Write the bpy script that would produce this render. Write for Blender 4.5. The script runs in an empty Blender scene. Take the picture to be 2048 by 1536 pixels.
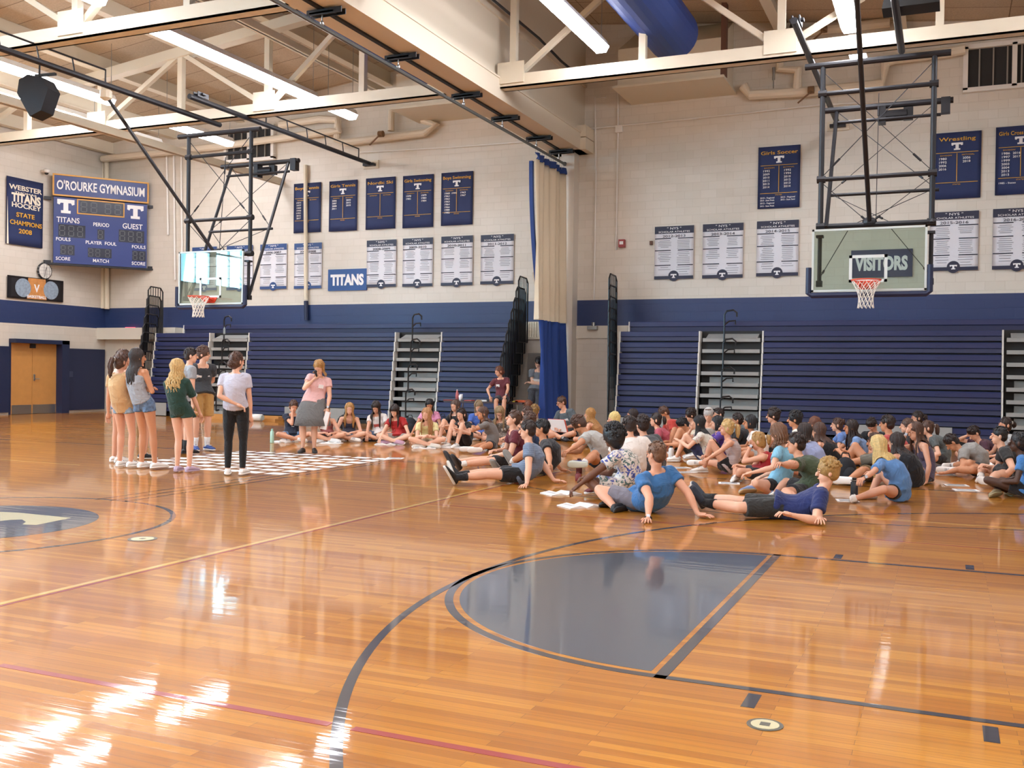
import bpy, bmesh, math, random
from mathutils import Vector, Matrix
random.seed(7)
sc = bpy.context.scene
COL = sc.collection
V = Vector
PI = math.pi
# ---------------------------------------------------------------- camera, world, exposure
CAM = V((1.256, -6.48, 1.442)); YAW, PIT, ROL, FPX = -.408, -.011, .014, 2006.36
FW = V((math.sin(YAW)*math.cos(PIT), math.cos(YAW)*math.cos(PIT), math.sin(PIT)))
R0 = V((math.cos(YAW), -math.sin(YAW), 0)); U0 = R0.cross(FW)
RT = math.cos(ROL)*R0 + math.sin(ROL)*U0; UP = -math.sin(ROL)*R0 + math.cos(ROL)*U0
cd = bpy.data.cameras.new('camera'); cd.sensor_width = 36; cd.lens = FPX*36/2048; cd.clip_end = 200
cam = bpy.data.objects.new('camera', cd); COL.objects.link(cam)
m = Matrix((RT, UP, -FW)).transposed().to_4x4(); m.translation = CAM; cam.matrix_world = m
sc.camera = cam
w = bpy.data.worlds.new('world'); sc.world = w; w.use_nodes = True
w.node_tree.nodes['Background'].inputs[0].default_value = (.75, .82, 1, 1)
w.node_tree.nodes['Background'].inputs[1].default_value = .4
sc.view_settings.view_transform = 'Standard'; sc.view_settings.look = 'None'
sc.view_settings.gamma = 1; sc.view_settings.use_curve_mapping = False
sc.view_settings.exposure = 1.25
LAMP, SKYW = 18.0, 14.0                      # strength of the fluorescent lenses / of the daylit glass
# the room (metres; X along the court, Y away, origin on the free-throw line)
XL, XR, YF, YN = -24.15, 9.0, 18.5, -18.5
TR = [1.7, 7.3, 12.95]                      # truss lines
def roofz(x): return 8.75 + .115*(x-XL) if x < -7.8 else 8.75+.115*(-7.8-XL) - .115*(x+7.8)
def ray(x, y): return FW + RT*((x-1024)/FPX) - UP*((y-768)/FPX)
def onz(x, y, z=0.):
    d = ray(x, y); return CAM + d*((z-CAM.z)/d.z)
def ony(x, y, Y):
    d = ray(x, y); return CAM + d*((Y-CAM.y)/d.y)
def onx(x, y, X):
    d = ray(x, y); return CAM + d*((X-CAM.x)/d.x)
# ---------------------------------------------------------------- helpers
def lin(h):
    if isinstance(h, str):
        h = h.lstrip('#'); h = [int(h[i:i+2], 16)/255 for i in (0, 2, 4)]
    return tuple((c/12.92 if c <= .04045 else ((c+.055)/1.055)**2.4) for c in h)
MC = {}
def mat(name, col, rough=.6, metal=0., coat=0., emit=0., bump=0., bscale=40., var=0., spec=.5, alpha=1., trans=0., ecol=None):
    key = (name, str(col))
    if key in MC: return MC[key]
    mt = bpy.data.materials.new(name); mt.use_nodes = True; nt = mt.node_tree; b = nt.nodes['Principled BSDF']
    c = lin(col)
    b.inputs['Base Color'].default_value = (*c, 1); b.inputs['Roughness'].default_value = rough
    b.inputs['Metallic'].default_value = metal; b.inputs['Coat Weight'].default_value = coat
    b.inputs['Specular IOR Level'].default_value = spec; b.inputs['Alpha'].default_value = alpha
    b.inputs['Transmission Weight'].default_value = trans
    if emit:
        b.inputs['Emission Color'].default_value = (*lin(ecol or col), 1); b.inputs['Emission Strength'].default_value = emit
    if bump or var:
        tc = nt.nodes.new('ShaderNodeTexCoord'); n = nt.nodes.new('ShaderNodeTexNoise'); n.inputs['Scale'].default_value = bscale
        n.inputs['Detail'].default_value = 4
        nt.links.new(tc.outputs['Object'], n.inputs['Vector'])
        if bump:
            bp = nt.nodes.new('ShaderNodeBump'); bp.inputs['Strength'].default_value = bump; bp.inputs['Distance'].default_value = .01
            nt.links.new(n.outputs['Fac'], bp.inputs['Height']); nt.links.new(bp.outputs['Normal'], b.inputs['Normal'])
        if var:
            mx = nt.nodes.new('ShaderNodeMix'); mx.data_type = 'RGBA'
            mx.inputs[6].default_value = (*[x*(1-var) for x in c], 1); mx.inputs[7].default_value = (*[min(1, x*(1+var)) for x in c], 1)
            nt.links.new(n.outputs['Fac'], mx.inputs[0]); nt.links.new(mx.outputs[2], b.inputs['Base Color'])
    MC[key] = mt; return mt
class MB:
    def __init__(s): s.v = []; s.f = []; s.m = []; s.mi = 0
    def add(s, vs, fs):
        o = len(s.v); s.v += [tuple(v) for v in vs]; s.f += [tuple(i+o for i in f) for f in fs]; s.m += [s.mi]*len(fs); return s
    def box(s, a, b):                                    # axis-aligned, corner to corner
        x0, y0, z0 = [min(a[i], b[i]) for i in range(3)]; x1, y1, z1 = [max(a[i], b[i]) for i in range(3)]
        return s.add([(x0,y0,z0),(x1,y0,z0),(x1,y1,z0),(x0,y1,z0),(x0,y0,z1),(x1,y0,z1),(x1,y1,z1),(x0,y1,z1)],
                     [(0,3,2,1),(4,5,6,7),(0,1,5,4),(1,2,6,5),(2,3,7,6),(3,0,4,7)])
    def obox(s, c, u, v, w):                             # oriented box: centre and three half vectors
        c, u, v, w = V(c), V(u), V(v), V(w)
        P = [c-u-v-w, c+u-v-w, c+u+v-w, c-u+v-w, c-u-v+w, c+u-v+w, c+u+v+w, c-u+v+w]
        F = [(0,3,2,1),(4,5,6,7),(0,1,5,4),(1,2,6,5),(2,3,7,6),(3,0,4,7)]
        if u.cross(v).dot(w) < 0: F = [f[::-1] for f in F]
        return s.add(P, F)
    def beam(s, p, q, w, h, upv=V((0,0,1))):             # rectangular bar from p to q
        p, q = V(p), V(q); d = (q-p); L = d.length; d.normalize()
        side = d.cross(upv)
        if side.length < 1e-4: side = d.cross(V((1,0,0)))
        side.normalize(); u2 = side.cross(d)
        return s.obox((p+q)/2, d*L/2, side*w/2, u2*h/2)
    def tube(s, pts, r, n=8, cap=True, closed=False):
        pts = [V(p) for p in pts]; k = len(pts); rs = r if isinstance(r, (list, tuple)) else [r]*k
        o = len(s.v); prev = None
        for i, p in enumerate(pts):
            if closed: t = pts[(i+1) % k] - pts[i-1]
            else: t = pts[min(i+1, k-1)] - pts[max(i-1, 0)]
            if t.length < 1e-9: t = V((0,0,1))
            t.normalize()
            if prev is None:
                a = t.orthogonal().normalized()
            else:
                a = prev - t*prev.dot(t)
                a = a.normalized() if a.length > 1e-6 else t.orthogonal().normalized()
            prev = a; b = t.cross(a)
            for j in range(n):
                an = 2*PI*j/n; s.v.append(tuple(p + (a*math.cos(an)+b*math.sin(an))*rs[i]))
        segs = k if closed else k-1
        for i in range(segs):
            for j in range(n):
                A = o+i*n; B = o+((i+1) % k)*n
                s.f.append((A+j, A+(j+1) % n, B+(j+1) % n, B+j)); s.m.append(s.mi)
        if cap and not closed:
            s.f.append(tuple(o+j for j in range(n))[::-1]); s.m.append(s.mi)
            s.f.append(tuple(o+(k-1)*n+j for j in range(n))); s.m.append(s.mi)
        return s
    def cyl(s, p, q, r, n=12): return s.tube([p, q], r, n)
    def ell(s, c, ax, r, n=10, k=7):                     # ellipsoid, ax = three unit vectors
        c = V(c); o = len(s.v)
        for i in range(1, k):
            th = PI*i/k
            for j in range(n):
                ph = 2*PI*j/n
                s.v.append(tuple(c + ax[0]*(r[0]*math.sin(th)*math.cos(ph)) + ax[1]*(r[1]*math.sin(th)*math.sin(ph)) + ax[2]*(r[2]*math.cos(th))))
        s.v.append(tuple(c+ax[2]*r[2])); s.v.append(tuple(c-ax[2]*r[2])); T = len(s.v)-2; B = T+1
        for i in range(k-2):
            for j in range(n): s.f.append((o+i*n+j, o+(i+1)*n+j, o+(i+1)*n+(j+1) % n, o+i*n+(j+1) % n)); s.m.append(s.mi)
        for j in range(n):
            s.f.append((T, o+j, o+(j+1) % n)); s.m.append(s.mi)
            s.f.append((B, o+(k-2)*n+(j+1) % n, o+(k-2)*n+j)); s.m.append(s.mi)
        return s
    def lathe(s, base, prof, n=16, axis=V((0,0,1))):     # prof: [(radius, height)]
        base = V(base); a = axis.orthogonal().normalized(); b = axis.cross(a); o = len(s.v); k = len(prof)
        for r, h in prof:
            for j in range(n):
                an = 2*PI*j/n; s.v.append(tuple(base + axis*h + (a*math.cos(an)+b*math.sin(an))*max(r, 1e-4)))
        for i in range(k-1):
            for j in range(n): s.f.append((o+i*n+j, o+i*n+(j+1) % n, o+(i+1)*n+(j+1) % n, o+(i+1)*n+j)); s.m.append(s.mi)
        s.f.append(tuple(o+j for j in range(n))[::-1]); s.m.append(s.mi)
        s.f.append(tuple(o+(k-1)*n+j for j in range(n))); s.m.append(s.mi)
        return s
    def prism(s, poly, o, u, v, d):                      # 2-D polygon (ccw) in frame o,u,v extruded by vector d
        o, u, v, d = V(o), V(u), V(v), V(d); n = len(poly)
        A = [o+u*x+v*y for x, y in poly]; B = [p+d for p in A]
        F = [tuple(range(n)), tuple(range(2*n-1, n-1, -1))] + [(i, n+i, n+(i+1) % n, (i+1) % n) for i in range(n)]
        if u.cross(v).dot(d) > 0: F = [f[::-1] for f in F]
        return s.add(A+B, F)
    def text(s, body, o, u, v, h, align='CENTER', width=None, depth=.004, bold=0.):
        """lettering: o = anchor of the baseline, cap height h, fitted to width"""
        c = bpy.data.curves.new('t', 'FONT'); c.body = body; c.align_x = align; c.extrude = .004; c.resolution_u = 3; c.offset = bold
        ob = bpy.data.objects.new('t', c); me = ob.to_mesh()
        o, u, v = V(o), V(u), V(v); n = u.cross(v).normalized(); k = h/.69
        xs = [q.co.x for q in me.vertices] or [0]; wd = (max(xs)-min(xs))*k
        kx = k*(width/wd if width and wd > 1e-6 else 1)
        P = [o+u*(q.co.x*kx)+v*(q.co.y*k)+n*(q.co.z*depth/.004) for q in me.vertices]
        s.add(P, [tuple(p.vertices) for p in me.polygons])
        ob.to_mesh_clear(); bpy.data.objects.remove(ob); bpy.data.curves.remove(c); return s
    def mesh(s, name, mats, off=V((0,0,0)), smooth=False):
        me = bpy.data.meshes.new(name)
        me.from_pydata([(x-off[0], y-off[1], z-off[2]) for x, y, z in s.v], [], s.f)
        for mm in (mats if isinstance(mats, (list, tuple)) else [mats]): me.materials.append(mm)
        me.polygons.foreach_set('material_index', s.m)
        if smooth: me.polygons.foreach_set('use_smooth', [True]*len(s.f))
        me.update(); return me
def wloc(o):
    p = V(o.location)
    while o.parent: o = o.parent; p += o.location
    return p
def part(name, mb, mats, parent=None, smooth=False, label=None, loc=None):
    off = wloc(parent) if parent else V(loc or (0,0,0))
    o = bpy.data.objects.new(name, mb.mesh(name, mats, off, smooth)); COL.objects.link(o)
    if parent: o.parent = parent
    else: o.location = off
    if label: o['label'] = label
    return o
def thing(name, loc, label, cat, group=None):
    o = bpy.data.objects.new(name, None); o.empty_display_size = .1; COL.objects.link(o); o.location = V(loc)
    return tag(o, label, cat, group)
def tag(o, label, cat, group=None):
    o['label'] = label; o['category'] = cat
    if group: o['group'] = group
    return o
def one(name, mb, mats, label, cat, group=None, smooth=False, loc=(0,0,0)):
    return tag(part(name, mb, mats, None, smooth, None, loc), label, cat, group)
def struct(name, mb, mats, parent=None, smooth=False):
    o = part(name, mb, mats, parent, smooth)
    o['kind'] = 'structure'; return o
# ---------------------------------------------------------------- node materials of the shell
def N(nt, t, **kw):
    n = nt.nodes.new(t)
    for k, v in kw.items(): setattr(n, k, v)
    return n
def ramp(nt, src, stops, interp='LINEAR'):
    r = N(nt, 'ShaderNodeValToRGB'); r.color_ramp.interpolation = interp
    while len(r.color_ramp.elements) < len(stops): r.color_ramp.elements.new(.5)
    for e, (p, c) in zip(r.color_ramp.elements, stops): e.position = p; e.color = (*c, 1) if len(c) == 3 else c
    nt.links.new(src, r.inputs[0]); return r.outputs[0]
def mixc(nt, fac, a, b, mode='MIX'):
    x = N(nt, 'ShaderNodeMix', data_type='RGBA', blend_type=mode)
    if isinstance(fac, (int, float)): x.inputs[0].default_value = fac
    else: nt.links.new(fac, x.inputs[0])
    for i, q in ((6, a), (7, b)):
        if isinstance(q, tuple): x.inputs[i].default_value = (*q, 1)
        else: nt.links.new(q, x.inputs[i])
    return x.outputs[2]
def maple():
    mt = bpy.data.materials.new('maple_floor'); mt.use_nodes = True; nt = mt.node_tree; b = nt.nodes['Principled BSDF']; L = nt.links.new
    tc = N(nt, 'ShaderNodeTexCoord')
    br = N(nt, 'ShaderNodeTexBrick'); br.offset = .37; br.squash = 1
    br.inputs['Scale'].default_value = 1; br.inputs['Brick Width'].default_value = .95; br.inputs['Row Height'].default_value = .057
    br.inputs['Mortar Size'].default_value = .0011; br.inputs['Mortar Smooth'].default_value = .3; br.inputs['Bias'].default_value = 0
    br.inputs['Color1'].default_value = (0, 0, 0, 1); br.inputs['Color2'].default_value = (1, 1, 1, 1); br.inputs['Mortar'].default_value = (.5, .5, .5, 1)
    L(tc.outputs['Object'], br.inputs['Vector'])
    c = ramp(nt, br.outputs['Color'], [(0, lin('#a5650c')), (.35, lin('#b27012')), (.7, lin('#bb7a17')), (1, lin('#c68723'))])
    mp = N(nt, 'ShaderNodeMapping'); mp.inputs['Scale'].default_value = (1.2, 55, 1); L(tc.outputs['Object'], mp.inputs[0])
    gr = N(nt, 'ShaderNodeTexNoise'); gr.inputs['Scale'].default_value = 1; gr.inputs['Detail'].default_value = 5; L(mp.outputs[0], gr.inputs['Vector'])
    g2 = ramp(nt, gr.outputs['Fac'], [(.3, (.8, .78, .76)), (.7, (1.06, 1.05, 1.04))])
    c = mixc(nt, .8, c, g2, 'MULTIPLY')
    big = N(nt, 'ShaderNodeTexNoise'); big.inputs['Scale'].default_value = .35; big.inputs['Detail'].default_value = 2; L(tc.outputs['Object'], big.inputs['Vector'])
    c = mixc(nt, .5, c, ramp(nt, big.outputs['Fac'], [(.3, (.86, .82, .78)), (.7, (1.05, 1.03, 1.0))]), 'MULTIPLY')
    c = mixc(nt, br.outputs['Fac'], c, lin('#6e4520'))
    L(c, b.inputs['Base Color']); b.inputs['Roughness'].default_value = .42; b.inputs['Coat Weight'].default_value = .75; b.inputs['Coat Roughness'].default_value = .045
    b.inputs['Coat IOR'].default_value = 1.55; b.inputs['Specular IOR Level'].default_value = .3
    mp2 = N(nt, 'ShaderNodeMapping'); mp2.inputs['Scale'].default_value = (.9, 17.5, 1); L(tc.outputs['Object'], mp2.inputs[0])
    wv = N(nt, 'ShaderNodeTexNoise'); wv.inputs['Scale'].default_value = 1; wv.inputs['Detail'].default_value = 2; L(mp2.outputs[0], wv.inputs['Vector'])
    ad = N(nt, 'ShaderNodeMath', operation='MULTIPLY_ADD'); L(br.outputs['Fac'], ad.inputs[0]); ad.inputs[1].default_value = -.25; L(wv.outputs['Fac'], ad.inputs[2])
    bp = N(nt, 'ShaderNodeBump'); bp.inputs['Strength'].default_value = .1; bp.inputs['Distance'].default_value = .006
    L(ad.outputs[0], bp.inputs['Height']); L(bp.outputs[0], b.inputs['Normal']); L(bp.outputs[0], b.inputs['Coat Normal'])
    return mt
def paintmat(name, col):                                # court paint under the same varnish
    mt = bpy.data.materials.new(name); mt.use_nodes = True; nt = mt.node_tree; b = nt.nodes['Principled BSDF']; L = nt.links.new
    b.inputs['Base Color'].default_value = (*lin(col), 1); b.inputs['Roughness'].default_value = .4
    b.inputs['Coat Weight'].default_value = 1; b.inputs['Coat Roughness'].default_value = .05; b.inputs['Coat IOR'].default_value = 1.55
    tc = N(nt, 'ShaderNodeTexCoord'); mp2 = N(nt, 'ShaderNodeMapping'); mp2.inputs['Scale'].default_value = (.9, 17.5, 1); L(tc.outputs['Object'], mp2.inputs[0])
    wv = N(nt, 'ShaderNodeTexNoise'); wv.inputs['Scale'].default_value = 1; wv.inputs['Detail'].default_value = 2; L(mp2.outputs[0], wv.inputs['Vector'])
    bp = N(nt, 'ShaderNodeBump'); bp.inputs['Strength'].default_value = .1; bp.inputs['Distance'].default_value = .006
    L(wv.outputs['Fac'], bp.inputs['Height']); L(bp.outputs[0], b.inputs['Normal']); L(bp.outputs[0], b.inputs['Coat Normal'])
    return mt
def blockwall(name, axis):                              # painted block wall with the navy band
    mt = bpy.data.materials.new(name); mt.use_nodes = True; nt = mt.node_tree; b = nt.nodes['Principled BSDF']; L = nt.links.new
    tc = N(nt, 'ShaderNodeTexCoord'); sp = N(nt, 'ShaderNodeSeparateXYZ'); L(tc.outputs['Object'], sp.inputs[0])
    cb = N(nt, 'ShaderNodeCombineXYZ'); L(sp.outputs[axis], cb.inputs[0]); L(sp.outputs[2], cb.inputs[1])
    br = N(nt, 'ShaderNodeTexBrick'); br.inputs['Scale'].default_value = 1; br.inputs['Brick Width'].default_value = .406; br.inputs['Row Height'].default_value = .203
    br.inputs['Mortar Size'].default_value = .005; br.inputs['Mortar Smooth'].default_value = .4
    br.inputs['Color1'].default_value = (*lin('#d6cfc2'), 1); br.inputs['Color2'].default_value = (*lin('#dbd4c8'), 1); br.inputs['Mortar'].default_value = (*lin('#cdc5b7'), 1)
    L(cb.outputs[0], br.inputs['Vector'])
    def step(z): 
        q = N(nt, 'ShaderNodeMath', operation='GREATER_THAN'); L(sp.outputs[2], q.inputs[0]); q.inputs[1].default_value = z; return q.outputs[0]
    a = N(nt, 'ShaderNodeMath', operation='SUBTRACT'); L(step(2.71), a.inputs[0]); L(step(3.38), a.inputs[1])
    c = mixc(nt, a.outputs[0], br.outputs['Color'], lin('#283a66'))
    ns = N(nt, 'ShaderNodeTexNoise'); ns.inputs['Scale'].default_value = 1.3; ns.inputs['Detail'].default_value = 4; L(tc.outputs['Object'], ns.inputs['Vector'])
    c = mixc(nt, 1., c, ramp(nt, ns.outputs['Fac'], [(.3, (.95, .94, .93)), (.7, (1, 1, 1))]), 'MULTIPLY')
    L(c, b.inputs['Base Color']); b.inputs['Roughness'].default_value = .45
    bp = N(nt, 'ShaderNodeBump'); bp.inputs['Strength'].default_value = .35; bp.inputs['Distance'].default_value = .008; bp.invert = True
    L(br.outputs['Fac'], bp.inputs['Height']); L(bp.outputs[0], b.inputs['Normal'])
    return mt
def deckmat():
    mt = bpy.data.materials.new('roof_deck'); mt.use_nodes = True; nt = mt.node_tree; b = nt.nodes['Principled BSDF']; L = nt.links.new
    tc = N(nt, 'ShaderNodeTexCoord'); br = N(nt, 'ShaderNodeTexBrick'); br.offset = 0
    br.inputs['Scale'].default_value = 1; br.inputs['Brick Width'].default_value = 2.4; br.inputs['Row Height'].default_value = .8; br.inputs['Mortar Size'].default_value = .012
    br.inputs['Color1'].default_value = (*lin('#cbb89f'), 1); br.inputs['Color2'].default_value = (*lin('#c0ad94'), 1); br.inputs['Mortar'].default_value = (*lin('#85735f'), 1)
    L(tc.outputs['Object'], br.inputs['Vector'])
    ns = N(nt, 'ShaderNodeTexNoise'); ns.inputs['Scale'].default_value = 25; ns.inputs['Detail'].default_value = 6; L(tc.outputs['Object'], ns.inputs['Vector'])
    c = mixc(nt, 1., br.outputs['Color'], ramp(nt, ns.outputs['Fac'], [(.3, (.85, .85, .85)), (.7, (1.05, 1.05, 1.05))]), 'MULTIPLY')
    L(c, b.inputs['Base Color']); b.inputs['Roughness'].default_value = .95; return mt
M = dict(
 cream=mat('cream_steel', '#d9cfba', .55, bump=.05), navyduct=mat('navy_duct_paint', '#1f3f86', .5), black=mat('black_steel', '#26262a', .45, metal=.3),
 rail=mat('black_rail', '#161619', .35), wood=mat('door_wood', '#c08a4c', .45, var=.12, bscale=6), steel=mat('steel', '#a9aaa8', .35, metal=.9),
 navy=mat('navy_vinyl', '#1c2747', .5, bump=.1), bench=mat('bench_plastic', '#232c57', .42, bump=.03, var=.06, bscale=3), bench2=mat('bench_plastic_face', '#1e2549', .5),
 grey=mat('grey_board', '#9a9b98', .55, var=.08, bscale=5), white=mat('white_paint', '#e6e3dd', .5), paper=mat('paper', '#f3f1ee', .7),
 pipe=mat('pipe_cover', '#ded3bf', .7, bump=.05), gold=mat('gold_paint', '#d6a048', .5), wtext=mat('white_lettering', '#f0f0f2', .6),
 gtext=mat('gold_lettering', '#d9a53c', .6), bannernavy=mat('banner_cloth_navy', '#26345f', .75, bump=.15, bscale=4), dark=mat('dark_print', '#252a3c', .7),
 lens=mat('lit_lens', '#fff4e2', .4, emit=LAMP, ecol='#f4f4fb'), rubber=mat('black_rubber', '#151515', .6), red=mat('rim_orange', '#d84a2e', .4),
 net=mat('net_cord', '#e9e4da', .8), orange=mat('orange', '#d8622c', .5), line=mat('grey_print', '#8a8c94', .8))
FLOOR = maple()
# ================================================================ FLOOR
mb = MB().add([(XL-.2, YN-.2, 0), (XR+.2, YN-.2, 0), (XR+.2, YF+.2, 0), (XL-.2, YF+.2, 0), (XL-.2, YN-.2, -.15), (XR+.2, YN-.2, -.15), (XR+.2, YF+.2, -.15), (XL-.2, YF+.2, -.15)],
              [(0,1,2,3), (7,6,5,4), (0,4,5,1), (1,5,6,2), (2,6,7,3), (3,7,4,0)])
floor = struct('floor', mb, FLOOR)
PN, PB, PY, PR, PD = paintmat('navy_court_paint', '#3c4653'), paintmat('black_court_paint', '#2a2932'), paintmat('gold_court_paint', '#d9b45c'), paintmat('red_court_paint', '#9a2f33'), paintmat('cream_court_paint', '#e3d9ab')
def flat(mb, poly, z=.0012):
    return mb.prism(poly, (0, 0, z-.0011), (1, 0, 0), (0, 1, 0), (0, 0, .0011))
def strip(mb, p, q, w, z=.0012):
    p, q = V((p[0], p[1])), V((q[0], q[1])); d = (q-p).normalized(); n = V((-d.y, d.x))*w/2
    return flat(mb, [p-n, q-n, q+n, p+n], z)
def ring(mb, cx, cy, r0, r1, a0, a1, n=64, z=.0012):
    for i in range(n):
        a, b = a0+(a1-a0)*i/n, a0+(a1-a0)*(i+1)/n
        flat(mb, [(cx+r0*math.cos(a), cy+r0*math.sin(a)), (cx+r1*math.cos(a), cy+r1*math.sin(a)), (cx+r1*math.cos(b), cy+r1*math.sin(b)), (cx+r0*math.cos(b), cy+r0*math.sin(b))], z)
    return mb
def paint(name, mb, m): 
    o = part(name, mb, m, floor); return o
mb = MB(); ring(mb, 0, 0, 1.775, 1.83, PI/2, 3*PI/2); paint('free_throw_circle', mb, PB)
mb = MB(); n = 60; flat(mb, [(-.035+0*i, 0) if False else (min(-.035, 1.735*math.cos(PI/2+PI*i/n)), 1.735*math.sin(PI/2+PI*i/n)) for i in range(n+1)]); paint('free_throw_semicircle', mb, PN)
mb = MB(); strip(mb, (.028, -1.83), (.028, 1.83), .062, .0016); paint('free_throw_line', mb, PB)
mb = MB()
for s in (-1, 1):
    strip(mb, (0, s*1.805), (5.8, s*1.805), .05, .0016)
    for x, w_ in ((.457, .06), (1.42, .06), (2.39, .06), (3.36, .3)): strip(mb, (x, s*1.97), (x+w_, s*1.97), .2)
paint('lane_marking', mb, PB)
mb = MB(); ring(mb, 4.19, 0, 5.97, 6.02, PI*.5, PI*1.5, 120); strip(mb, (4.19, 5.995), (5.8, 5.995), .05); strip(mb, (4.19, -5.995), (5.8, -5.995), .05); paint('three_point_arc', mb, PB)
XC = -7.0
mb = MB(); ring(mb, XC, 0, 1.78, 1.83, 0, 2*PI, 96); paint('center_circle', mb, PB)
mb = MB(); ring(mb, XC, 0, .02, 1.13, 0, 2*PI, 72); paint('center_disc', mb, PN)
mb = MB(); q = [onz(x, y) for x, y in ((0, 1024), (40, 1026), (142, 1036), (73, 1050), (45, 1049), (52, 1044), (44, 1039), (20, 1040), (0, 1042))]; flat(mb, [(p.x, p.y) for p in reversed(q)], .002)
flat(mb, [(XC-.9, -.25), (XC-.05, -.12), (XC-.12, .12), (XC-.95, .2)], .002); paint('center_logo', mb, PD)
mb = MB()
for a in (.9, .6, .32, .02, -.26, -.52):                # worn gold letters round the circle
    c, s_ = math.cos(a), math.sin(a); p = V((XC+1.45*c, 1.45*s_)); t = V((-s_, c)); r_ = V((c, s_))
    for k in (-.09, .09): flat(mb, [p+t*(k-.035)-r_*.17, p+t*(k-.035)+r_*.17, p+t*(k+.035)+r_*.17, p+t*(k+.035)-r_*.17][::-1], .0013)
    flat(mb, [p-t*.09-r_*.03, p-t*.09+r_*.03, p+t*.09+r_*.03, p+t*.09-r_*.03][::-1], .0015)
paint('circle_lettering', mb, paintmat('worn_gold_paint', '#c98f3c'))
mb = MB()
for dx in (-.22, -.02, .17): strip(mb, (XC+dx, 1.75), (XC+dx, 7.55), .03)
strip(mb, (XC, -1.8), (XC, -7.6), .05)
strip(mb, (XL+5, 7.62), (5.8, 7.62), .06); strip(mb, (5.8, -7.6), (5.8, 7.62), .06)
ring(mb, .1, 10, 5.97, 6.0, PI, 2*PI, 80); paint('court_line', mb, PB)
mb = MB(); strip(mb, (-3.98, -9), (-3.98, 13), .05); paint('gold_court_line', mb, PY)
mb = MB(); strip(mb, (-3.93, -9), (-3.93, 13), .03)
p, q = onz(0, 1330), onz(660, 1449); strip(mb, p, q, .045)
d = (q-p).normalized(); a = onz(706, 1457); strip(mb, a, a+d*5, .045)
p, q = onz(860, 1008), onz(2048, 1103); strip(mb, p, q, .025); paint('red_court_line', mb, PR)
mb = MB(); p, q = onz(545, 951), onz(2048, 1058); strip(mb, p, q, .022); p, q = onz(0, 919), onz(160, 930); strip(mb, p-(q-p), q, .03); paint('thin_gold_line', mb, PY)
for k, (x, y, r_) in enumerate(((1530, 1450, .075), (285, 1078, .12))):
    p = onz(x, y); mb = MB(); mb.mi = 0; mb.lathe(p, [(r_, 0), (r_, .003)], 20); mb.mi = 1; mb.lathe(p+V((0,0,.003)), [(r_*.78, 0), (r_*.78, .001)], 16)
    mb.mi = 0; mb.box(p+V((-.02, -.02, .003)), p+V((.02, .02, .0055)))
    one('floor_plate', mb, [mat('plate_rim', '#6b675c', .4, metal=.6), mat('brass_plate', '#d8cfa6', .3, metal=.4)],
        ['small round brass socket cover set in the floor near the lane line', 'worn oval socket cover in the floor beside the centre circle'][k], 'floor cover')
# ================================================================ WALLS
def wallq(name, a, b, z0, z1, th, m, side):
    mb = MB(); a, b = V(a), V(b); n = V(side)
    return struct(name, mb.prism([(0, z0), (1, z0), (1, z1), (0, z1)], (a.x, a.y, 0), b-a, (0, 0, 1), n*th), m)
WB, WL = blockwall('back_block_paint', 0), blockwall('left_block_paint', 1)
wallq('wall_back', (XL-.2, YF, 0), (XR+.2, YF, 0), 0, 11.2, .2, WB, (0, 1, 0))
WZ0, WZ1 = 4.55, 8.0; PZ = [1.4-1.9*k for k in range(9)]     # left-wall bays, Y of far edges; nearer panes added, unseen, for fill light
mb = MB(); mb.box((XL-.2, YN, 0), (XL, YF, WZ0)); mb.box((XL-.2, YN, WZ1), (XL, YF, 11.2)); mb.box((XL-.2, 1.4, WZ0), (XL, YF, WZ1)); mb.box((XL-.2, YN, WZ0), (XL, PZ[-1]-1.6, WZ1))
for y in PZ[1:]: mb.box((XL-.2, y, WZ0), (XL, y+.3, WZ1))
struct('wall_left', mb, WL)
sky = mat('daylight_fill_glass', '#a8dcf5', .3, emit=SKYW, ecol='#8fd0f2')
for k, y1 in enumerate(PZ):
    y0 = y1-1.6
    mb = MB(); mb.box((XL-.12, y0, WZ0), (XL-.1, y1, WZ1)); w_ = struct('window_%d' % (k+1), mb, sky)
    mb = MB()
    for y in (y0+.03, (y0+y1)/2, y1-.03): mb.box((XL-.14, y-.03, WZ0), (XL-.02, y+.03, WZ1))
    for z in (WZ0+.03, 5.8, 6.9, WZ1-.03): mb.box((XL-.13, y0, z-.03), (XL-.03, y1, z+.03))
    part('window_frame', mb, M['steel'], w_)
wallq('wall_right', (XR, YN, 0), (XR, YF, 0), 0, 11.2, .2, WL, (1, 0, 0))
wallq('wall_front', (XL-.2, YN, 0), (XR+.2, YN, 0), 0, 11.2, .2, WB, (0, -1, 0))
# roof deck, purlins
mb = MB(); xs = [XL-.2, -7.8, XR+.2]; zs = [roofz(x) for x in xs]
for i in (0, 1): mb.add([(xs[i], YN-.2, zs[i]), (xs[i+1], YN-.2, zs[i+1]), (xs[i+1], YF+.2, zs[i+1]), (xs[i], YF+.2, zs[i])] + [(xs[i], YN-.2, zs[i]+.2), (xs[i+1], YN-.2, zs[i+1]+.2), (xs[i+1], YF+.2, zs[i+1]+.2), (xs[i], YF+.2, zs[i]+.2)],
                        [(0,3,2,1), (4,5,6,7), (0,1,5,4), (2,3,7,6), (1,2,6,5), (3,0,4,7)])
ceil = struct('ceiling', mb, deckmat())
k = 0
for x in (-23.9, -21.3, -18.7, -16.1, -13.5, -10.9, -5.2, -2.5, .2, 2.9, 5.6):
    k += 1; z = roofz(x); mb = MB(); mb.box((x-.04, YN, z-.36), (x+.04, YF, z)); mb.box((x-.12, YN, z-.38), (x+.12, YF, z-.35)); struct('trim_%d' % k, mb, M['cream'])
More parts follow.
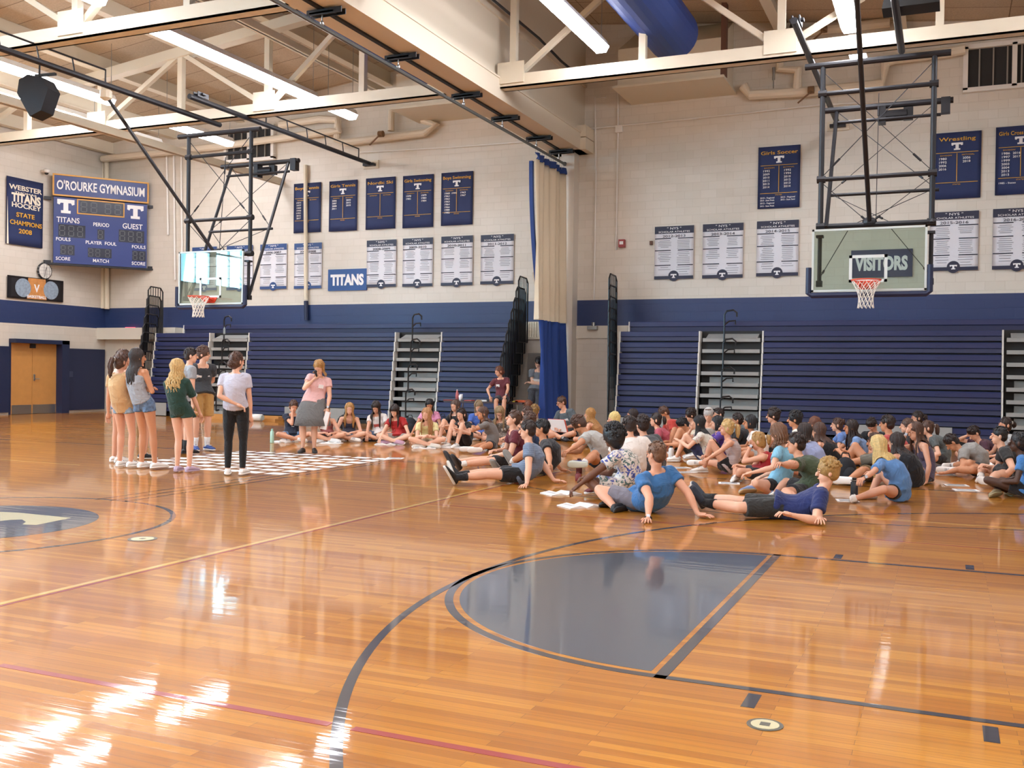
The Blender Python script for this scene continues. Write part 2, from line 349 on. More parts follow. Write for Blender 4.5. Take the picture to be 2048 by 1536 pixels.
# girder between the two halves, on a corbel and pilaster
GX0, GX1, GZ = -8.35, -7.45, 7.2
mb = MB(); mb.box((GX0, YN, GZ), (GX1, YF, GZ+.42)); mb.box((GX0+.2, YN, GZ+.42), (GX1-.12, YF, roofz(-7.8)-.05))
mb.box((GX0-.02, YN, GZ+.42), (GX1+.02, YF, GZ+.46)); mb.box((GX0+.15, YN, 8.95), (GX1-.07, YF, 9.0))
GIRD = struct('trim_20', mb, mat('girder_paint', '#d8cdb9', .6, bump=.05))
mb = MB(); mb.box((-8.5, 17.85, GZ), (-7.3, YF, GZ+.3)); mb.box((-8.5, 17.85, GZ+.32), (-7.3, YF, GZ+.62)); struct('trim_21', mb, M['cream'])
mb = MB(); mb.box((-8.06, 18.12, 0), (-7.7, YF, GZ)); struct('trim_22', mb, mat('pilaster_paint', '#d9d2c6', .5))
mb = MB(); mb.box((-7.99, YN+.2, GZ-.035), (-7.91, YF-.7, GZ)); part('curtain_slot', mb, M['rubber'], GIRD)
# trusses
def truss(name, y, x0, x1, zb, steps):
    t = bpy.data.objects.new(name, None); COL.objects.link(t); t.location = (x0, y, zb); t['kind'] = 'structure'; t['label'] = 'cream painted steel roof truss'
    c = M['cream']; H = .27
    mb = MB(); mb.box((x0, y-.14, zb), (x1, y-.1, zb+H)); mb.box((x0, y+.1, zb), (x1, y+.14, zb+H)); mb.box((x0, y-.14, zb), (x1, y+.14, zb+.03)); part('bottom_chord', mb, c, t)
    mb = MB(); mb.beam((x0, y, roofz(x0)-.5), (min(x1, -7.9) if x0 < -8 else x1, y, roofz(x1)-.5), .26, .24); part('top_chord', mb, c, t)
    xs = steps
    for i, x in enumerate(xs):
        mb = MB(); mb.box((x-.07, y-.07, zb+.05), (x+.07, y+.07, roofz(x)-.5)); part('vertical_strut', mb, c, t)
        if i+1 < len(xs):
            a, b = xs[i], xs[i+1]
            if i % 2: a, b = b, a
            mb = MB(); mb.beam((a, y, zb+.2), (b, y, roofz(b)-.5), .11, .11); part('diagonal_strut', mb, c, t)
            if i % 2 == 0: mb = MB(); mb.obox((a, y-.165, zb+.3), (.3, 0, 0), (0, .015, 0), (0, 0, .22)); part('gusset', mb, c, t)
    return t
for i, y in enumerate(TR):
    truss('trim_%d' % (40+i), y, XL, GX0, 7.42, [-23.6, -21.3, -18.7, -16.1, -13.5, -10.9, -8.7])
    truss('trim_%d' % (50+i), y, GX1, XR, 7.42, [-7.2, -4.4, -1.7, 1.05, 3.8, 6.5])
# longitudinal braces
for x, z in ((-17.2, 7.0), (-13.0, 9.0)):
    mb = MB(); mb.box((x-.09, 1.7, z+.0), (x+.09, YF, z+.04)); mb.box((x-.02, 1.7, z), (x+.02, YF, z+.2)); struct('trim_30' if x < -15 else 'trim_31', mb, M['cream'])
# ================================================================ LIGHTS
HS = mat('fixture_white', '#e8e6e0', .5)
def fixture(x, y0, y1, z, lab):
    t = thing('ceiling_light', (x, (y0+y1)/2, z), lab, 'ceiling light', 'fluorescent rows')
    mb = MB(); mb.prism([(-.17, .0), (.17, 0), (.1, .13), (-.1, .13)], (x, y0, z), (1, 0, 0), (0, 0, 1), (0, y1-y0, 0)); part('housing', mb, HS, t)
    n = max(1, round((y1-y0)/1.25)); L = (y1-y0)/n
    mb = MB()
    for i in range(n): mb.prism([(-.1, -.11), (.1, -.11), (.155, 0), (-.155, 0)], (x, y0+i*L+.02, z), (1, 0, 0), (0, 0, 1), (0, L-.04, 0))
    part('lens', mb, M['lens'], t)
    mb = MB()
    for i in range(n+1):
        yy = min(max(y0+i*L, y0+.02), y1-.02); mb.tube([(x-.17, yy, z), (x-.105, yy, z-.115), (x+.105, yy, z-.115), (x+.17, yy, z+.0)], .006, 4)
        if i in (0, n): mb.cyl((x, yy, z+.13), (x, yy, roofz(x)-.1), .008, 5)
    part('hanger', mb, M['steel'], t)
rows = [(-12.85, 8.4, 13.85, 'near the truss above the left hoop'), (-12.85, 14.45, 15.6, 'short one near the back wall left of the girder'), (-17.7, 8.6, 12.3, 'left of the long middle row'),
        (-17.9, 14.4, 17.0, 'just left of the left hoop frame'), (-19.8, 9.0, 13.8, 'left of the hanging speaker'), (-20.0, 14.2, 16.4, 'in the far left corner'),
        (-12.7, 1.9, 7.1, 'in the top left above the nearer truss'), (-5.2, 6.5, 12.75, 'right of the girder beside the navy duct'), (-.5, 7.5, 13.3, 'above the right hoop frame'),
        (-.5, 14.1, 15.3, 'short one behind the right hoop frame'), (4.3, 8, 12.7, 'added unseen for light out to the right of the frame'), (-17.5, 2, 7, 'added unseen for light, left and nearer than the first truss'), (-22.5, 2, 7, 'added unseen for light beside the left wall')]  # the closing entries are out of view, added for illumination
for x, y0, y1, l in rows: fixture(x, y0, y1, 8.0, 'long lit fluorescent fixture '+l)
for x in (-21.5, -16.5, -12.0, -5.2, -.5, 4.3):  # rows out of view behind and above the camera, added for even light
    for y0 in (-14, -8, -2.5): fixture(x, y0, y0+4.6, 8.0, 'unseen fluorescent fixture added to light the near half of the floor')
# ================================================================ DUCTS AND PIPES
mb = MB(); mb.tube([(-10.15, 2, 8.75), (-10.15, 14.6, 8.75)], .5, 28); one('air_duct', mb, M['navyduct'], 'large round navy blue duct running beside the girder on its left', 'duct', smooth=False)
mb = MB(); mb.tube([(-4.25, 5, 8.75), (-4.25, 14.7, 8.75)], .55, 28); one('air_duct', mb, M['navyduct'], 'large round navy blue duct over the right half next to the lights', 'duct')
def unit(x0, x1, z0, z1, lab):
    t = thing('air_handler', ((x0+x1)/2, YF-.5, z0), lab, 'air handler')
    mb = MB(); mb.prism([(0, 0), (-1.5, 0), (-1.5, .9), (0, z1-z0)], (x0, YF, z0), (0, 1, 0), (0, 0, 1), (x1-x0, 0, 0)); part('cabinet', mb, M['cream'], t)
    mb = MB(); mb.box((x0-.1, YF-1.6, z0-.06), (x1+.1, YF, z0)); part('support_shelf', mb, M['cream'], t)
    mb = MB(); mb.box((x1+.0, YF-1.5, z0), (x1+.12, YF-1.3, z1)); part('hanger_post', mb, mat('rust_steel', '#6a4a3c', .7), t)
unit(-12.4, -9.6, 8.5, 10.3, 'cream sloped air handler box high on the back wall left of the girder')
unit(-6.2, -3.7, 8.45, 10.2, 'cream sloped air handler box high on the back wall right of the girder')
def pipe(pts, r, lab, cat='pipe', m=None, grp=None):
    return one('wall_pipe', MB().tube(pts, r, 10), m or M['pipe'], lab, cat, grp, smooth=False)
def bw(x, y, d=.12): p = ony(x, y, YF-d); return p
pipe([bw(205, 318, .3), bw(460, 290, .3), bw(660, 263, .3), bw(678, 262, .3), bw(674, 240, .3), bw(640, 238, .3), bw(560, 250, .3)], .11, 'thick covered pipe under the roof running right from the left corner')
pipe([bw(676, 238, .2), bw(674, 280, .2), bw(690, 285, .2), bw(850, 266, .2), bw(872, 250, .2), bw(845, 240, .2)], .11, 'covered pipe stepping down by the light left of the girder')
pipe([bw(782, 262, .2), bw(783, 222, .2), bw(800, 218, .2), bw(818, 216, .2), bw(820, 175, .2)], .1, 'covered riser pipe left of the left air handler')
pipe([bw(1487, 172, .25), bw(1500, 190, .25), bw(1620, 183, .25), bw(1765, 168, .25), bw(1770, 128, .25), bw(1790, 118, .25), bw(1900, 104, .25), bw(1930, 98, .25)], .12, 'long covered pipe behind the right hoop frame')
pipe([bw(1594, 180, .25), bw(1596, 140, .25), bw(1560, 138, .25), bw(1556, 70, .25), bw(1780, 45, .25)], .11, 'covered pipe looping up beside the right air handler')
for x0, x1, y0, y1, l in ((205, 206, 310, 617, 'left one of two cream pipes in the far left corner'), (213, 214, 315, 618, 'right one of two cream pipes in the far left corner')):
    pipe([bw(x0, y0, .12), bw(x1, y1, .12)], .075, l, 'pipe', mat('cream_pipe', '#e0d6bf', .5))
pipe([bw(611, 330, .08), bw(612, 600, .08)], .06, 'vertical cream pipe between the two tennis banners', 'pipe', mat('cream_pipe', '#e0d6bf', .5))
pipe([bw(612, 602, .08), bw(613, 640, .08)], .065, 'dark padded foot of the pipe by the blue band', 'pipe padding', M['navy'])
for x, y0, y1 in ((347, 300, 560), (362, 305, 600), (333, 310, 470)): pipe([bw(x, y0, .06), bw(x+3, y1, .06)], .03, 'thin painted conduit going down the wall behind the left hoop, at %s' % {347: 'the middle', 362: 'the right', 333: 'the left'}[x], 'conduit', M['white'])
pipe([bw(1212, 195, .05), bw(1190, 195, .05), bw(1192, 350, .05), bw(1188, 600, .05)], .018, 'thin conduit running down the wall just right of the girder', 'conduit', M['white'])
pipe([bw(1236, 150, .05), bw(1236, 258, .05), bw(1232, 500, .05)], .018, 'thin conduit with junction box above the fire alarm', 'conduit', M['white'])
pipe([bw(1175, 258, .05), bw(1400, 236, .05), bw(1640, 210, .05), bw(1840, 200, .05)], .02, 'thin horizontal conduit crossing the wall above the girls soccer banner', 'conduit', M['white'])
pipe([bw(720, 305, .05), bw(900, 295, .05), bw(1060, 283, .05)], .02, 'thin horizontal conduit above the swimming banners', 'conduit', M['white'])
pipe([(-7.3, 17.7, 8.9), (-7.3, 16.0, 8.9), (-7.3, 14.6, 9.0), (-7.3, 6, 9.0)], .03, 'dark conduit along the upper side of the girder', 'conduit', M['black'])
mb = MB(); c = bw(1238, 258, .06); mb.box(c-V((.09, .04, .09)), c+V((.09, .04, .09))); one('junction_box', mb, M['white'], 'small square cream junction box on the wall conduit right of the girder', 'electrical box')
# valves and gauges on the pipes
for x, y, l in ((762, 268, 'brown valve on the pipe left of the girder'), (1622, 180, 'brown valve with lever on the pipe left of the right hoop frame'), (1648, 58, 'small brown valve on the upper right pipe')):
    p = bw(x, y, .46); mb = MB(); mb.cyl(p-V((.07,0,0)), p+V((.07,0,0)), .09, 10); mb.cyl(p, p-V((0,.12,.1)), .03, 6); mb.beam(p-V((0,.15,.1)), p+V((-.28,-.15,-.32)), .04, .03); one('pipe_valve', mb, mat('valve_brown', '#7a5a3a', .5), l, 'valve')
p = bw(1590, 60, .55); mb = MB().lathe(p-V((0,0,.45)), [(.05,0),(.05,.12),(.12,.14),(.12,.26),(.09,.3),(.09,.5),(.13,.52),(.11,.6)], 12); one('pump_motor', mb, M['black'], 'dark actuator standing on the upper pipe right of the air handler', 'actuator')
for x, y in ((1547, 160), (1549, 75)):
    p = bw(x, y, .3); mb = MB(); mb.cyl(p, p+V((0,0,.3)), .035, 8); mb.cyl(p-V((0,0,.2)), p, .015, 6); one('pipe_thermometer', mb, M['steel'], 'slim %s thermometer on the pipework right of the air handler' % ('lower' if y > 100 else 'upper'), 'thermometer')
# louvres high on the wall
def louver(x0, x1, y0, y1, lab):
    a, b = bw(x0, y0, .1), bw(x1, y1, .1); t = thing('wall_louver', ((a.x+b.x)/2, YF-.1, b.z), lab, 'vent')
    mb = MB(); z0, z1 = b.z, a.z
    for x in (a.x, (a.x+b.x)/2, b.x): mb.box((x-.05, YF-.14, z0), (x+.05, YF, z1))
    for z in (z0, z1): mb.box((a.x-.05, YF-.14, z-.05), (b.x+.05, YF, z+.05))
    part('frame', mb, M['white'], t)
    mb = MB(); mb.box((a.x, YF-.05, z0), (b.x, YF-.03, z1)); part('screen', mb, mat('louver_dark', '#2b2a2a', .8), t)
    mb = MB(); n = int((b.x-a.x)/.26)
    for i in range(1, n): x = a.x+(b.x-a.x)*i/n; mb.box((x-.015, YF-.1, z0), (x+.015, YF-.05, z1))
    part('fins', mb, mat('louver_grey', '#8d8880', .6), t)
louver(1932, 2130, 95, 163, 'dark louvred vent in a pale frame high at the right of the back wall')
louver(452, 545, 262, 316, 'dark louvred vent behind the top of the left hoop frame')
# ================================================================ LEFT WALL THINGS
WX = XL+.02
def lw(x, y, d=.02): return onx(x, y, XL+d)
a, b = lw(20, 690, .05), lw(72, 826, .05)
y0, y1, y2, zt = lw(21, 760).y, lw(111, 760).y, lw(63, 760).y, 2.13
mb = MB(); mb.box((XL, y0-.05, 0), (XL+.04, y0, zt+.05)); mb.box((XL, y1, 0), (XL+.3, y1+.28, zt+.12)); mb.box((XL, y0-.05, zt), (XL+.3, y1+.28, zt+.12)); struct('trim_23', mb, M['navy'])
for k, (ya, yb) in enumerate(((y0, y2-.005), (y2+.005, y1))):
    mb = MB(); mb.box((XL, ya, .01), (XL+.045, yb, zt)); d = struct('door_%d' % (k+1), mb, M['wood'])
    mb = MB(); mb.box((XL+.045, ya+.02, .01), (XL+.05, yb-.02, .28)); part('kick_plate', mb, M['steel'], d)
    if k: mb = MB(); mb.box((XL+.045, ya+.04, 1.0), (XL+.055, ya+.1, 1.2)); mb.cyl((XL+.05, ya+.07, 1.06), (XL+.1, ya+.07, 1.06), .012); mb.cyl((XL+.1, ya+.07, 1.06), (XL+.1, ya+.22, 1.06), .012); part('door_handle', mb, M['steel'], d)
mb = MB(); mb.box((XL+.04, y2-.1, zt-.14), (XL+.12, y2+.06, zt-.02)); one('door_closer', mb, M['black'], 'small dark closer box at the top of the wooden double door', 'door closer')
for ya, yb, l in ((y1+.3, lw(207, 760).y, 'tall navy wall pad to the right of the wooden double door'), (lw(0, 760).y-1.2, y0-.08, 'navy wall pad at the far left beside the wooden door')):
    mb = MB(); mb.box((XL, ya, .07), (XL+.07, yb, 2.02)); t = one('wall_pad', mb, M['navy'], l, 'wall pad')
    mb = MB(); mb.box((XL+.07, ya+.1, 1.12), (XL+.08, ya+.32, 1.3)); part('label_plate', mb, mat('pad_label', '#3a4360', .5), t)
# scoreboard across the corner
A = onx(107, 394, XL+.15); Bq = ony(293, 408, YF-.1); u = (Bq-A); u.z = 0; SW = u.length; u.normalize(); v = V((0, 0, 1)); nrm = u.cross(v)
zt, zm, zb = A.z+.73-.0, A.z, A.z-2.02
zt = onx(107, 348, XL+.15).z; zb = onx(107, 526, XL+.15).z; zm = onx(107, 394, XL+.15).z
O = V((A.x, A.y, 0))+nrm*.12
t = thing('scoreboard', (A.x, A.y, zb), 'navy electronic scoreboard with gold-framed gymnasium sign across the far left corner', 'scoreboard')
def SP(f, z): return O+u*(f*SW)+v*z
blue = mat('scoreboard_blue', '#26397a', .4)
mb = MB(); mb.prism([(0, zb), (SW, zb), (SW, zm), (0, zm)], O, u, v, -nrm*.2); part('panel', mb, blue, t)
mb = MB(); mb.prism([(-.02, zm+.03), (SW+.02, zm+.03), (SW+.02, zt), (-.02, zt)], O+nrm*.02, u, v, -nrm*.22); part('name_sign', mb, blue, t)
mb = MB()
def frame2(mb, f0, f1, z0, z1, w_, d=.03):
    for a_, b_ in (((f0, z0), (f1, z0+w_)), ((f0, z1-w_), (f1, z1)), ((f0, z0), (f0+w_/SW, z1)), ((f1-w_/SW, z0), (f1, z1))):
        mb.prism([(a_[0]*SW, a_[1]), (b_[0]*SW, a_[1]), (b_[0]*SW, b_[1]), (a_[0]*SW, b_[1])], O+nrm*d, u, v, nrm*.015)
H = zm-zb
frame2(mb, -.015, 1.015, zm+.03, zt, .045); frame2(mb, .24, .75, zm-H*.235, zm-.01, .035, .005); part('gold_frame', mb, M['gold'], t)
mb = MB(); Hs = zt-zm
mb.text("O'ROURKE GYMNASIUM", SP(.5, zm+.03+Hs*.3)+nrm*.03, u, v, Hs*.38, width=SW*.94, bold=.02)
def st(s, f, fz, h, w_=None): mb.text(s, SP(f, zm-H*fz)+nrm*.008, u, v, h, width=w_, bold=.01)
st('TITANS', .15, .38, .16, SW*.24); st('GUEST', .84, .40, .16, SW*.22); st('PERIOD', .5, .40, .11, SW*.17)
st('FOULS', .1, .66, .1, SW*.15); st('PLAYER  FOUL', .5, .68, .1, SW*.33); st('FOULS', .91, .70, .1, SW*.15); st('SCORE', .1, .955, .1, SW*.15); st('MATCH', .5, .955, .1, SW*.17); st('SCORE', .91, .96, .1, SW*.15)
TP = [(-.5, 1), (-.5, .66), (-.36, .6), (-.3, .74), (-.14, .74), (-.14, .2), (-.28, .2), (-.28, 0), (.28, 0), (.28, .2), (.14, .2), (.14, .74), (.3, .74), (.36, .6), (.5, .66), (.5, 1)]
def Tee(mb, o, u, v, w_, h, d): return mb.prism([(x*w_, y*h) for x, y in TP][::-1], o, u, v, u.cross(v)*d)
for f in (.125, .87): Tee(mb, SP(f, zm-H*.24)+nrm*.004, u, v, SW*.18, H*.21, .006)
part('lettering', mb, M['wtext'], t)
mb = MB(); mb2 = MB()
def digits(f, fz, h, w_, n, gap=0):
    mb.prism([(0, 0), (w_*n*1.25*SW+gap, 0), (w_*n*1.25*SW+gap, h*1.2), (0, h*1.2)], SP(f, zm-H*fz-h*.1)+nrm*.002, u, v, nrm*.004)
    for i in range(n):
        o = SP(f+w_*1.25*i+w_*.12+(gap/SW if i >= n/2 else 0), zm-H*fz)+nrm*.007; W = w_*SW*.8; s = h*.07
        for x0, y0_, x1, y1_ in ((s, 0, W-s, s), (s, h/2-s/2, W-s, h/2+s/2), (s, h-s, W-s, h), (0, s, s, h/2-s), (0, h/2+s, s, h-s), (W-s, s, W, h/2-s), (W-s, h/2+s, W, h-s)):
            mb2.prism([(x0, y0_), (x1, y0_), (x1, y1_), (x0, y1_)], o, u, v, nrm*.003)
digits(.27, .2, H*.16, .085, 4, .12); digits(.05, .585, H*.16, .075, 3); digits(.69, .60, H*.16, .075, 3); digits(.46, .59, H*.13, .06, 1)
digits(.07, .86, H*.13, .06, 2); digits(.36, .87, H*.12, .06, 3, .08); digits(.84, .88, H*.13, .06, 2)
part('display_window', mb, mat('display_dark', '#1b2033', .3), t); part('unlit_digit', mb2, mat('segment_grey', '#5b5f63', .5), t)
mb = MB()
for f in (-.06, 1.06):
    for z in (zm-.05, zb+.02): mb.obox(SP(f, z)-nrm*.1, u*.1, nrm*.06, v*.05)
mb.obox(SP(.5, zb-.03)-nrm*.1, u*(SW*.58), nrm*.08, v*.03); part('mounting_bracket', mb, M['black'], t)
# hockey banner, basketball banner, clock, cameras on the left wall
def lwall(px0, px1, pyt, pyb, d=.03):
    y0 = lw(px0, (pyt+pyb)/2).y; y1 = lw(px1, (pyt+pyb)/2).y; xm = (px0+px1)/2; zt = lw(xm, pyt).z; zb = lw(xm, pyb).z; return y0, y1, zb, zt
def hang(t, o, u, v, W, H, m, name='cloth', wav=.02, nx=10, nz=8, sd=0):
    """hung sheet with soft ripples and real thickness"""
    mb = MB(); n = u.cross(v); rr = random.Random(sd); ph = [rr.uniform(0, 6) for _ in range(3)]
    for s in (0, 1):
        for j in range(nz+1):
            for i in range(nx+1):
                x, z = W*i/nx, H*j/nz; k = wav*(1-j/nz*.7)*(math.sin(x/W*7+ph[0]+z*.8)*.6+math.sin(x/W*13+ph[1])*.4)
                mb.v.append(tuple(o+u*x+v*z+n*(k+.012*s)))
    K = (nx+1)*(nz+1)
    for s in (0, 1):
        for j in range(nz):
            for i in range(nx):
                a = s*K+j*(nx+1)+i; f = (a, a+1, a+nx+2, a+nx+1); mb.f.append(f if s else f[::-1]); mb.m.append(0)
    for i in range(nx):
        for a in (i, nz*(nx+1)+i): mb.f.append((a, a+1, a+1+K, a+K)); mb.m.append(0)
    for j in range(nz):
        for a in (j*(nx+1), j*(nx+1)+nx): mb.f.append((a, a+nx+1, a+nx+1+K, a+K)); mb.m.append(0)
    return part(name, mb, m, t, True)
y0, y1, zb, zt = lwall(11, 84, 359, 492); uu, vv, nn = V((0, 1, 0)), V((0, 0, 1)), V((1, 0, 0))
t = thing('wall_banner', (XL, (y0+y1)/2, zb), 'tall dark banner for a 2008 state hockey title left of the scoreboard', 'banner')
o = V((XL+.05, y0, zb)); W, H = y1-y0, zt-zb; hang(t, o, uu, vv, W, H, M['bannernavy'], wav=.012)
def tx(mb, s, f, fz, h, w_, d=.03, b=.02): mb.text(s, o+uu*(W*f)+vv*(H*fz)+nn*d, uu, vv, h, width=W*w_, bold=b)
mb = MB(); tx(mb, 'WEBSTER', .5, .82, H*.07, .9); tx(mb, 'THOMAS', .5, .77, H*.025, .6); tx(mb, 'TITANS', .52, .645, H*.12, .8, b=.04); tx(mb, 'HOCKEY', .52, .56, H*.07, .8); mb.prism([(0, 0), (W*.05, 0), (W*.01, H*.7)], o+nn*.03, uu, vv, nn*.003); part('white_lettering', mb, mat('cream_lettering', '#f0e6d2', .7), t)
mb = MB(); tx(mb, 'STATE', .5, .42, H*.065, .5); tx(mb, 'CHAMPIONS', .52, .3, H*.065, .88); tx(mb, '2008', .5, .18, H*.065, .36); part('gold_lettering', mb, M['gtext'], t)
y0, y1, zb, zt = lwall(13, 125, 556, 600); t = thing('wall_banner', (XL, (y0+y1)/2, zb), 'wide dark basketball banner with two badges just above the blue wall band', 'banner')
o = V((XL+.05, y0, zb)); W, H = y1-y0, zt-zb; hang(t, o, uu, vv, W, H, mat('black_banner', '#1b1a1f', .6), wav=.01)
mb = MB(); mb.prism([(W*.33, .02), (W*.68, .02), (W*.66, H*.97), (W*.35, H*.97)], o+nn*.022, uu, vv, nn*.004); part('orange_panel', mb, mat('warm_print', '#c98a4c', .7, var=.4, bscale=9), t)
mb = MB()
for f in (.26, .76): mb.lathe(o+uu*W*f+vv*H*.5+nn*.024, [(H*.42, 0), (H*.42, .006)], 20, nn)
part('round_badge', mb, mat('badge_grey', '#8fa0b0', .6, var=.5, bscale=14), t)
mb = MB(); tx(mb, 'V', .5, .36, H*.34, .1, .03); tx(mb, 'BASKETBALL', .5, .08, H*.12, .34, .03); part('lettering', mb, M['wtext'], t)
p = lw(91, 542, .1); t = thing('wall_clock', p, 'round wall clock with a wire guard below the scoreboard on the left wall', 'clock')
mb = MB().lathe(p-V((.08,0,0)), [(.24, 0), (.26, .02), (.26, .06), (.235, .07)], 28, V((1,0,0))); part('case', mb, M['black'], t)
mb = MB().lathe(p-V((.012,0,0)), [(.225, 0), (.225, .006)], 28, V((1,0,0))); part('dial', mb, M['white'], t)
mb = MB(); mb.beam(p, p+V((0,.05,.13)), .012, .012); mb.beam(p, p+V((0,-.02,-.17)), .008, .01); part('hand', mb, M['rubber'], t)
mb = MB()
for k in (-.1, 0, .1): mb.tube([p+V((-.05, k, -.27)), p+V((.06, k, -.2)), p+V((.06, k, .2)), p+V((-.05, k, .27))], .006, 4); mb.tube([p+V((-.05, -.27, k)), p+V((.06, -.2, k)), p+V((.06, .2, k)), p+V((-.05, .27, k))], .006, 4)
part('wire_guard', mb, M['steel'], t)
p = lw(93, 343, .2); t = thing('security_camera', p, 'small white dome camera on the wall beside the scoreboard top', 'camera')
mb = MB(); mb.cyl(p-V((.2,0,-.02)), p, .04, 8); mb.lathe(p-V((0,0,.06)), [(.03, 0), (.09, .04), (.1, .1), (.05, .14)], 14); part('housing', mb, M['white'], t)
mb = MB(); mb.ell(p-V((0,0,.05)), (V((1,0,0)), V((0,1,0)), V((0,0,1))), (.06, .06, .05)); part('dome_lens', mb, M['rubber'], t)
p = bw(260, 662, .1); t = thing('exit_sign', p, 'small lit red EXIT sign on the soffit by the left bleacher', 'exit sign')
mb = MB(); mb.box(p+V((-.17, -.03, -.12)), p+V((.17, .05, .12))); part('case', mb, mat('exit_lit', '#ff5a6a', .4, emit=1.6, ecol='#ff3b50'), t)
mb = MB(); mb.text('EXIT', p+V((0, -.032, -.07)), V((1,0,0)), V((0,0,1)), .13, width=.24, bold=.03); part('lettering', mb, mat('exit_letter', '#ffc2c8', .4, emit=1.2, ecol='#ff9aa4'), t)
a, b = bw(205, 657, .0), bw(300, 672, .0)
mb = MB(); mb.box((XL, YF-.35, 2.35), (-20.9, YF, 2.72)); struct('trim_24', mb, mat('soffit_paint', '#d8d2c4', .6))
p = bw(232, 735, .06)
# ================================================================ BLEACHERS
def YR_(r): return 17.05+.04*r
def Z0(r): return .13+.2655*r
BM = [M['bench'], M['bench2'], M['rubber']]
trimw = mat('section_trim', '#d9d7d0', .5)
def bank(loc, label, secs, aisles, top, kick, rails, hooks):
    t = thing('bleacher', loc, label, 'bleacher', 'closed navy bleachers')
    for x0, x1 in secs:
        for r in range(9):
            y, z = YR_(r), Z0(r); mb = MB()
            mb.mi = 0; mb.prism([(0, .13), (.035, .115), (.32, .115), (.32, .25), (.02, .25), (0, .235)], (x0, y, z), (0, 1, 0), (0, 0, 1), (x1-x0, 0, 0))
            mb.mi = 1; mb.prism([(.012, .022), (.3, .022), (.3, .118), (.03, .118)], (x0, y, z), (0, 1, 0), (0, 0, 1), (x1-x0, 0, 0))
            mb.mi = 2; mb.box((x0+.02, y+.1, z-.03), (x1-.02, y+.3, z+.03)); 
            if x1-x0 > 1:
                for i in range(1, int((x1-x0)/1.1)): xx = x0+i*(x1-x0)/int((x1-x0)/1.1); mb.mi = 1; mb.box((xx-.05, y-.004, z+.165), (xx+.05, y+.01, z+.185))
            part('seat_row', mb, BM, t)
            mb = MB()
            for xx in (x0-.04, x1+.005): mb.box((xx, y-.005, z-.005), (xx+.035, y+.2, z+.255))
            part('end_cap', mb, trimw, t)
        mb = MB(); mb.box((x0, YR_(0)+.1, 0), (x1, YR_(0)+.2, .14)); part('front_skirt', mb, M['rubber'], t)
    x0, x1 = top; y, z = YR_(9)+.25, Z0(9)-.01; mb = MB()
    mb.mi = 0; mb.prism([(0, .13), (.035, .115), (.5, .115), (.5, .25), (.02, .25), (0, .235)], (x0, y, z), (0, 1, 0), (0, 0, 1), (x1-x0, 0, 0)); mb.mi = 1; mb.box((x0, y+.03, z-.05), (x1, y+.3, z+.118)); part('top_row', mb, BM, t)
    mb = MB(); mb.box((x0-.03, y-.01, z-.04), (x0, y+.1, z+.25)); part('end_cap', mb, trimw, t)
    mb = MB(); mb.box((secs[0][0]+.1, YR_(9)+.25, 0), (secs[-1][1]-.1, YR_(9)+.35, Z0(9))); part('back_panel', mb, M['rubber'], t)
    for x0, x1 in aisles:
        for r in range(9):
            y, z = YR_(r), Z0(r); mb = MB(); mb.mi = 0
            mb.box((x0+.06, y+.01, z+.0), (x1-.06, y+.4, z+.085))
            if r == 8: mb.prism([(.0, .085), (.4, .24), (.42, .24), (.42, .085)], (x0+.14, y, z), (0, 1, 0), (0, 0, 1), (x1-x0-.26, 0, 0))
            else: mb.box((x0+.22, y+.26, z+.085), (x1-.08, y+.28, z+.225))
            part('aisle_step', mb, M['grey'], t)
        mb = MB(); mb.box((x0+.02, YR_(0)+.44, 0), (x1-.02, YR_(0)+.5, Z0(8))); part('aisle_back', mb, M['rubber'], t)
        xc = (x0+x1)/2-.15
        for i in range(hooks):
            zb = .25+i*(2.7/hooks); y = YR_(int(zb/.2655))-.06; tp = zb+.72
            if tp > 3.2: tp = 3.2
            pts = [(xc, y, zb), (xc, y, tp-.1), (xc+.06, y-.02, tp-.02), (xc+.22, y-.05, tp), (xc+.3, y-.05, tp-.06), (xc+.3, y-.05, tp-.16)]
            mb = MB().tube(pts, .022, 6); mb.tube([(xc, y, tp-.35), (xc+.12, y-.04, tp-.26), (xc+.27, y-.05, tp-.25), (xc+.27, y-.05, tp-.34)], .018, 6); mb.cyl((xc, y, zb-.02), (xc, y+.12, zb-.02), .03, 6)
            part('aisle_handrail', mb, M['rail'], t)
    for x0, x1 in kick:
        mb = MB(); mb.box((x0, YR_(0)-.035, .02), (x1, YR_(0)-.01, .4)); part('front_panel', mb, M['grey'], t, label='plain grey panel over the lowest row')
    for xe, sg in rails:
        for k in range(8):
            ya = 16.75+.085*k; yb = ya+.62; z1 = 1.95+.285*k; z0 = .35+.285*k-.1; x = xe+sg*(.045+.03*k); r_ = .022
            mb = MB(); mb.tube([(x, ya, z0), (x, ya, z1-.12), (x, ya+.1, z1), (x, yb-.1, z1-.02), (x, yb, z1-.14), (x, yb, z0)], r_, 6)
            for j in range(1, 6): yy = ya+(yb-ya)*j/6; mb.tube([(x, yy, z0), (x, yy, z1-.02)], .012, 4)
            mb.tube([(x, ya, z0), (x, yb, z0)], .015, 4); part('end_rail', mb, M['rail'], t, label='black tubular guard rail')
    return t
tb = bank((-15, 17.2, 0), 'left bank of closed navy bleachers, from the corner to the curtain', [(-20.93, -18.9), (-17.42, -12.56), (-11.1, -9.2)], [(-18.85, -17.45), (-12.52, -11.13)], (-20.1, -9.3),
     [(-20.9, -20.2), (-15.9, -13.9)], [(-20.98, -1), (-9.15, 1)], 4)
mb = MB(); mb.box((-18.9, 16.65, 0), (-15.95, 17.05, .06)); mb.box((-18.9, 16.8, .06), (-15.95, 17.05, .13)); part('wood_step', mb, M['wood'], tb)
